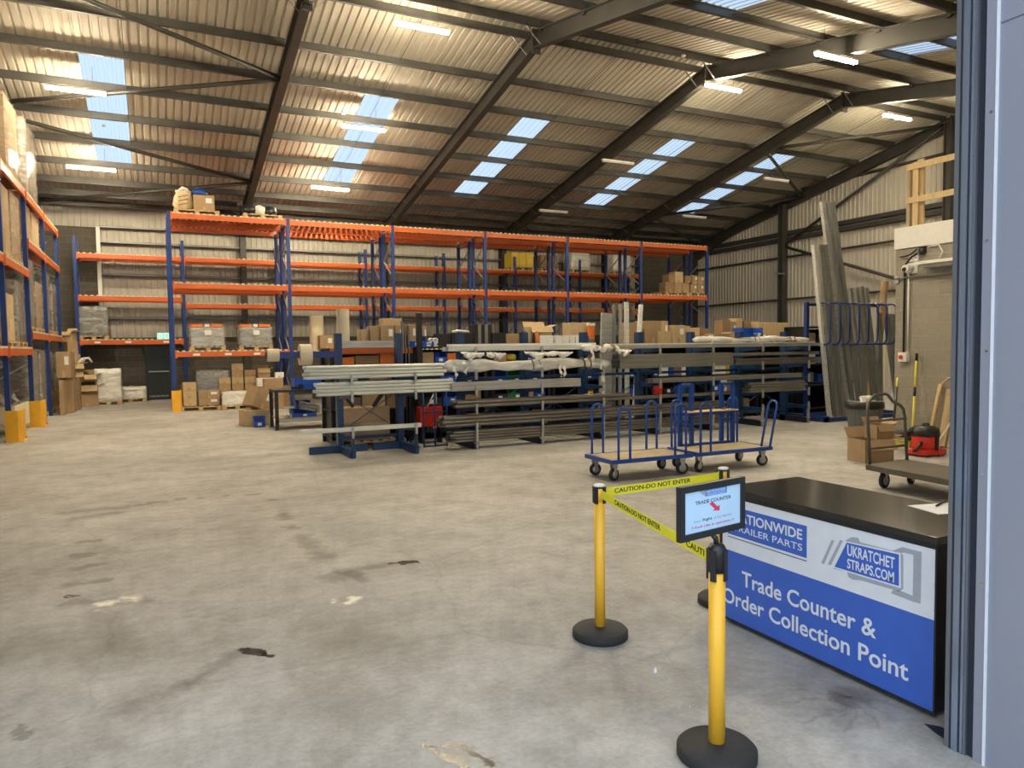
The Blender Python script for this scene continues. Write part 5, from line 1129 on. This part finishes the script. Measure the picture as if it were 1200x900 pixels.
# fittings on the block wall
xw = XW
t = thing('isolator_switch', 'white isolator switch with red knob on the block wall', 'switch', (xw-.001, 8.22, 1.36))
B().box(-.09, 0, -.08, .08, 0, .16).make('switch_box', 'white', t, bevel=.008); B().lathe([(.03, -.12), (.035, -.1), (.035, -.09)], (0, .02, .08), 14, 'x').make('knob', 'red', t)
t = thing('cable_conduit', 'vertical black cable and white conduit running down to the isolator', 'conduit', (xw-.03, 8.2, 1.52))
B().tube([(0, .035, 0), (0, .035, 1.35), (0, .02, 1.5), (-.02, -.1, 1.62), (-.02, -.2, 1.66)], .018, 8).make('black_cable', 'black', t); B().tube([(0, -.04, 0), (0, -.04, 1.35)], .014, 8).make('white_conduit', 'white', t)
for i, (y, z) in enumerate(((8.12, 3.06), (8.03, 3.06))): t = thing('socket_box', 'small white junction box, %s of two under the cream fascia' % ('left', 'right')[i], 'socket', (xw-.001, y, z)); B().box(-.04, 0, -.035, .035, 0, .12).make('box', 'white', t, bevel=.004); B().box(-.043, -.04, -.02, .02, .04, .08).make('rocker', 'galv', t)
t = thing('security_camera', 'white dome camera with black lens below the junction boxes', 'camera', (xw-.001, 8.1, 2.88))
B().box(-.03, 0, -.09, .09, -.02, .16).make('mount', 'white', t); B().lathe([(.06, -.18), (.07, -.12), (.07, -.03)], (0, .03, .06), 18, 'x').make('camera_body', 'white', t); B().lathe([(.03, -.2), (.045, -.17)], (0, .04, .045), 14, 'x').make('lens', 'black', t)
tag(B().tube([(xw-.04, 8.42, 2.80), (xw-.04, 5.8, 2.80)], .016, 8).make('horizontal_conduit', 'girt'), 'grey conduit running level along the block wall', 'conduit')
t = thing('bulkhead_light', 'white strip light fitting angled off the block wall near the jamb', 'light fitting', (xw, 7.88, 2.97)); B().box(-.3, -.0, -1.3, 0, 0, .05).make('fitting', 'white', t); B().box(-.2, 0, -1.3, -.05, -.05, 0).make('tray', 'off', t)
t = thing('black_junction', 'black cable gland and looping wires under the cream fascia', 'junction', (xw-.03, 7.92, 3.16)); B().lathe([(.05, 0), (.06, .04), (.06, .12)], seg=12).make('gland', 'black', t)
B().tube([(0, -.1, .12), (-.02, -.3, .12), (-.02, -.36, .0), (0, -.3, -.1)], .012, 8).make('wire', 'white', t); B().tube([(0, .1, .1), (-.02, .2, .02), (-.02, .3, -.0), (0, .4, .0)], .014, 8).make('wire', 'black', t)
b = B(); b.box(xw-.03, xw-.0, 8.35, 8.43, 2.72, 2.84); tag(b.make('wall_clip', 'galv'), 'small metal bracket at the block wall corner', 'bracket')
# yellow pipe clip on the gable column omitted; thin bracket shelf
tag(B().box(23.6, 24.1, 22.6, 22.66, 4.62, 4.68).make('bracket_lamp', 'girt'), 'thin pale bracket on the gable column', 'bracket')

# ------------------------------------------------------------------ trade counter
CX, CY0, CY1, CZ = 3.09, 2.02, 3.40, .83
ct = thing('trade_counter', 'black trade counter with white and blue sign front at the entrance', 'counter', (CX, (CY0+CY1)/2, 0))
hl = (CY1-CY0)/2
B().box(0, .66, -hl, hl, .795, .83).make('worktop', 'counter', ct, bevel=.003)
B().box(.012, .65, -hl+.01, hl-.01, .02, .795).make('carcass', 'cside', ct)
B().box(-.0, .012, -hl, hl, .775, .795).box(0, .012, -hl, -hl+.009, .03, .775).box(0, .012, hl-.02, hl, .03, .775).box(0, .012, -hl, hl, .02, .032).make('edge_trim', 'cside', ct)
sf = B().box(.004, .012, -hl+.009, hl-.02, .452, .775).make('sign_white', 'swhite', ct)
B().box(.004, .012, -hl+.009, hl-.02, .032, .452).make('sign_blue', 'sblue', ct)
yc = (CY0+CY1)/2
def ff(Y, z, off=-.0004): return Vector((off+.004, Y-yc, z))
def patch(pts, mat, name, off): # flat printed shape: list of (Y,z)
    b = B(); b.prism([ff(y, z, off) for y, z in pts], (-.0004, 0, 0)); return b.make(name, mat, ct)
def MF(Y, z, off): m = Matrix(((0, 0, -1), (-1, 0, 0), (0, 1, 0))).to_4x4(); m.translation = ff(Y, z, off); return m
patch([(3.30, .745), (2.74, .72), (2.74, .55), (3.30, .55)][0:0] or [(3.335, .725), (2.74, .725), (2.74, .552), (3.335, .552)], 'sblue', 'logo_panel', -.0004)
patch([(3.335, .538), (2.74, .538), (2.74, .533), (3.335, .533)], 'sdark', 'logo_rule', -.0004)
patch([(3.335, .725), (3.27, .725), (3.335, .60)], 'swhite', 'logo_corner', -.001)
text_mesh('lettering', 'NATIONWIDE', 'swhite', MF(3.29, .642, -.0012), .52, .058, .02, ct)
text_mesh('lettering', 'TRAILER PARTS', 'swhite', MF(3.29, .582, -.0012), .52, .038, .0, ct)
text_mesh('lettering', 'Trade Counter &', 'swhite', MF(3.215, .262, -.0006), .895, .092, .014, ct)
text_mesh('lettering', 'Order Collection Point', 'swhite', MF(3.375, .122, -.0006), 1.225, .092, .014, ct)
# ratchet strap emblem
def q(x, y): p = onX(x, y, CX); return (p.y, p.z)
def px8(x, y): return q(900+x/2.647, 560+y/2.647)
patch([px8(*p) for p in ((240, 194), (258, 184), (278, 186), (284, 200), (408, 232), (418, 240), (418, 345), (404, 352), (285, 318), (262, 316), (248, 308), (244, 292), (200, 282))], 'sgrey', 'emblem_outline', -.0004)  # grey printed outline round the emblem
patch([px8(*p) for p in ((236, 196), (410, 233), (411, 343), (198, 278))], 'swhite', 'emblem_border', -.0008)
patch([px8(*p) for p in ((243, 201), (405, 238), (405, 336), (205, 276))], 'sblue', 'emblem_panel', -.0012)
for d in (0, 15): patch([px8(*p) for p in ((212-d*1.1, 193), (221-d*1.1, 194), (183-d*.7+0, 268), (174-d*.7, 265))] if d else [px8(*p) for p in ((222, 193), (231, 195), (194, 271), (184, 269))], 'sgrey', 'emblem_slash', -.0004)
patch([px8(*p) for p in ((385, 226), (415, 215), (475, 230), (475, 246), (420, 232), (400, 236))], 'sgrey', 'emblem_buckle', -.0004)
patch([px8(*p) for p in ((450, 225), (475, 230), (472, 391), (447, 384))], 'sgrey', 'emblem_buckle', -.0006)
patch([px8(*p) for p in ((385, 348), (408, 350), (472, 376), (472, 391), (450, 385), (380, 358))], 'sgrey', 'emblem_buckle', -.0004)
ya, za = px8(246, 252); yb_, zb_ = px8(393, 283)
text_mesh('lettering', 'UKRATCHET', 'swhite', MF(px8(245, 240)[0], px8(300, 255)[1]-.003, -.0016), px8(245, 240)[0]-px8(392, 283)[0], .056, .015, ct)
text_mesh('lettering', 'STRAPS.COM', 'swhite', MF(px8(245, 250)[0], px8(300, 300)[1]+.004, -.0016), px8(245, 240)[0]-px8(390, 283)[0], .05, .015, ct)
# papers and tape marks on the counter
pp = onZ(1082, 598, .83)
tag(B().box(0, .3, -.1, .11, 0, .002).make('paper_sheet', 'paper', loc=(pp.x+.0, pp.y, .8305), rotz=-.25), 'white paper sheet on the near end of the black counter', 'paper')
tag(B().tube([(0, 0, 0), (.09, .03, 0), (.13, .03, .002)], .005, 8).make('black_pen', 'black', loc=(pp.x+.12, pp.y+.01, .8385)), 'black pen on the white paper', 'pen')

# ------------------------------------------------------------------ barrier posts, tapes and sign
def post(loc, label, dark=False):
    t = thing('barrier_post', label, 'barrier post', loc)
    B().lathe([(.155, .0), (.162, .006), (.162, .04), (.15, .052), (.04, .066)], seg=40).make('base', 'rubber', t)
    B().lathe([(.0335 if dark else .031, .06), (.0335 if dark else .031, .80)], seg=24).make('tube', 'yellow', t)
    if dark: B().lathe([(.037, .775), (.0375, .85), (.0365, .873), (.027, .888), (.008, .892)], seg=24).make('belt_head', 'black', t)
    else: B().lathe([(.0315, .80), (.0315, .892)], seg=24).make('belt_head', 'yellow', t); B().lathe([(.033, .888), (.033, .896), (.026, .901)], seg=24).make('cap', 'white', t); B().lathe([(.0335, .878), (.0335, .888)], seg=24).make('cap_ring', 'black', t)
    for a in (0, 90, 180, 270):
        r = math.radians(a+25); m = Matrix.Rotation(r, 4, 'Z'); b = B().box(.030, .0415 if dark else .039, -.012, .012, .742 if dark else .79, .868 if dark else .885); b.bm.transform(m); b.make('belt_slot', 'black', t)
    return t
PA, PB, PC = Vector((2.29, 3.52, 0)), Vector((2.03, 2.25, 0)), Vector((3.30, 3.60, 0))
post(PA, 'yellow barrier post with black base standing left, joined by both tapes')
post(PC, 'yellow barrier post at the far end of the counter behind the sign')
post(PB, 'nearest yellow barrier post with black head carrying the sign', True)
def belt(P0, P1, z0, z1, label, texts, dz=0):
    d = (P1-P0); d.z = 0; L = d.length; d.normalize(); s0, s1 = P0+d*.036, P1-d*.036; n = Vector((d.y, -d.x, 0))
    t = thing('barrier_tape', label, 'barrier tape', (0, 0, 0))
    b = B(); K = 8
    for i in range(K):
        u, w = i/K, (i+1)/K; g = lambda u: -.02*u*(1-u)*0.5+dz*u; A, C_ = s0+(s1-s0)*u, s0+(s1-s0)*w
        b.hexa([A-n*.0006+Vector((0, 0, z0+g(u))), C_-n*.0006+Vector((0, 0, z0+g(w))), C_+n*.0006+Vector((0, 0, z0+g(w))), A+n*.0006+Vector((0, 0, z0+g(u))), A-n*.0006+Vector((0, 0, z1+g(u))), C_-n*.0006+Vector((0, 0, z1+g(w))), C_+n*.0006+Vector((0, 0, z1+g(w))), A+n*.0006+Vector((0, 0, z1+g(u)))])
    b.make('webbing', 'ytape', t)
    for (st, pa, pb, w) in texts:
        def at(px):  # distance along the belt whose picture column is px
            lo, hi = 0, L
            for _ in range(30):
                m = (lo+hi)/2
                if pix(P0+d*m+Vector((0, 0, .8)))[0] < px: lo = m
                else: hi = m
            return lo
        a = at(pa); b2 = at(pb) if pb else a+w
        c = P0+d*a+n*.0012+Vector((0, 0, z0+dz*a/L+(z1-z0)*.24)); m = Matrix((d+Vector((0, 0, dz/L)), Vector((0, 0, 1)), n)).transposed().to_4x4(); m.translation = c
        text_mesh('lettering', st, 'ink', m, b2-a, (z1-z0)*.54, .012, t)
    return t
belt(PA, PC, .822, .872, 'yellow caution tape from the left post to the post behind the counter', [('CAUTION-DO NOT ENTER', 720, 809, 0)])
# the second tape is printed on the side facing the camera
belt(PA, PB, .822, .872, 'yellow caution tape from the left post to the nearest post', [('CAUTION-DO NOT ENTER', 720.5, 774, 0)], dz=-.026)
o_ = [o for o in COL.objects if o.get('label') == 'yellow caution tape from the left post to the nearest post'][0]
dAB = (PB-PA).normalized(); nAB = Vector((dAB.y, -dAB.x, 0))
def onAB(px):
    lo, hi = 0, (PB-PA).length
    for _ in range(30):
        m = (lo+hi)/2
        if pix(PA+dAB*m+Vector((0, 0, .8)))[0] < px: lo = m
        else: hi = m
    return lo
a = onAB(804.5); LAB = (PB-PA).length; m = Matrix((dAB+Vector((0, 0, -.026/LAB)), Vector((0, 0, 1)), nAB)).transposed().to_4x4(); m.translation = PA+dAB*a+nAB*.0012+Vector((0, 0, .822-.026*a/LAB+.05*.24))
text_mesh('lettering', 'CAUTI', 'ink', m, onAB(825.5)-a, .027, .012, o_)

sg = thing('sign_board', 'black framed trade counter sign clipped on the nearest barrier post', 'sign', (0, 0, 0))
SH = .218
Lp, Rp = CO+ray(796, 601)*2.83, CO+ray(871.5, 591)*3.06
dd = (Rp-Lp); dd.z = 0; SW = dd.length; dd.normalize(); nn = Vector((dd.y, -dd.x, 0))
zc = 1.052; ctr = PB+Vector((0, 0, zc)); 
ctr = Vector(((Lp.x+Rp.x)/2, (Lp.y+Rp.y)/2, (Lp.z+Rp.z)/2))
off = ctr-PB
SM = Matrix((dd, Vector((0, 0, 1)), nn)).transposed().to_4x4(); SM.translation = ctr
def sbox(x0, x1, y0, y1, z0, z1, mat, name): b = B().box(x0, x1, y0, y1, z0, z1); b.bm.transform(SM); return b.make(name, mat, sg)
hw, hh = SW/2, SH/2; fw_ = .026
b = B().box(-hw, hw, hh-fw_, hh, -.012, .008).box(-hw, hw, -hh, -hh+fw_, -.012, .008).box(-hw, -hw+fw_, -hh+fw_, hh-fw_, -.012, .008).box(hw-fw_, hw, -hh+fw_, hh-fw_, -.012, .008).box(-hw, hw, -hh, hh, -.016, -.012); b.bm.transform(SM); b.make('sign_frame', 'blackm', sg)
sbox(-hw+fw_, hw-fw_, -hh+fw_, hh-fw_, -.006, .001, 'screen', 'sign_sheet')
iw, ih = hw-fw_, hh-fw_
def sp_(x, y, z=.0012): m = SM @ Matrix.Translation((x, y, z)); return m
sbox(-.26*iw, .5*iw, .66*ih, .98*ih, .001, .0014, 'slogo', 'logo_panel')
b = B().prism([(-.5*iw, .98*ih, .001), (-.26*iw, .98*ih, .001), (-.26*iw, .66*ih, .001)], (0, 0, .0004)); b.bm.transform(SM); b.make('logo_fold', 'sgrey', sg)
text_mesh('lettering', 'NATIONWIDE', 'swhite', sp_(-.22*iw, .81*ih, .0016), .66*iw, .13*ih, .012, sg, thick=.0004)
text_mesh('lettering', 'TRAILER PARTS', 'swhite', sp_(-.22*iw, .695*ih, .0016), .66*iw, .075*ih, 0, sg, thick=.0004)
text_mesh('lettering', 'TRADE COUNTER', 'sdark', sp_(-.62*iw, .33*ih), 1.28*iw, .17*ih, .012, sg, thick=.0004)
b = B(); ar = [(-.12, .26), (-.02, .36), (.16, .06), (.24, .12), (.24, -.16), (-.02, -.10), (.07, -.04)]
b.prism([(x*iw, (y)*ih*1.0, .001) for x, y in ar], (0, 0, .0005)); b.bm.transform(SM); b.make('arrow', 'sred', sg)
text_mesh('lettering', 'Keep', 'sgrey', sp_(-.66*iw, -.56*ih), .24*iw, .15*ih, 0, sg, thick=.0004)
text_mesh('lettering', 'Right', 'sdark', sp_(-.36*iw, -.56*ih), .33*iw, .17*ih, .012, sg, thick=.0004)
text_mesh('lettering', 'of the Barrier', 'sgrey', sp_(.02*iw, -.53*ih), .68*iw, .14*ih, 0, sg, thick=.0004)
text_mesh('lettering', '!! Fork Lifts in operation !!', 'smag', sp_(-.74*iw, -.86*ih), 1.5*iw, .17*ih, .008, sg, thick=.0004)
B().tube([PB+Vector((0, 0, .88)), Vector((PB.x*.6+ctr.x*.4, PB.y*.6+ctr.y*.4, ctr.z-hh-.012)), Vector((ctr.x, ctr.y, ctr.z-hh-.0))], .011, 10).make('stem', 'black', sg)

# litter on the foreground floor
tag(B().prism([(0, 0, 0), (.02, .004, 0), (.012, .0, .03), (.0, .0, .018)], (0, .006, 0)).make('paper_scrap', 'paper', loc=(2.27, 2.98, .001)), 'tiny torn white paper scrap on the floor between the two posts', 'paper')
tag(B().box(-.006, .006, -.002, .002, 0, .0015).make('splinter', 'paper', loc=(2.2, 2.62, .001), rotz=.8), 'tiny pale splinter on the floor left of the nearest post', 'litter')
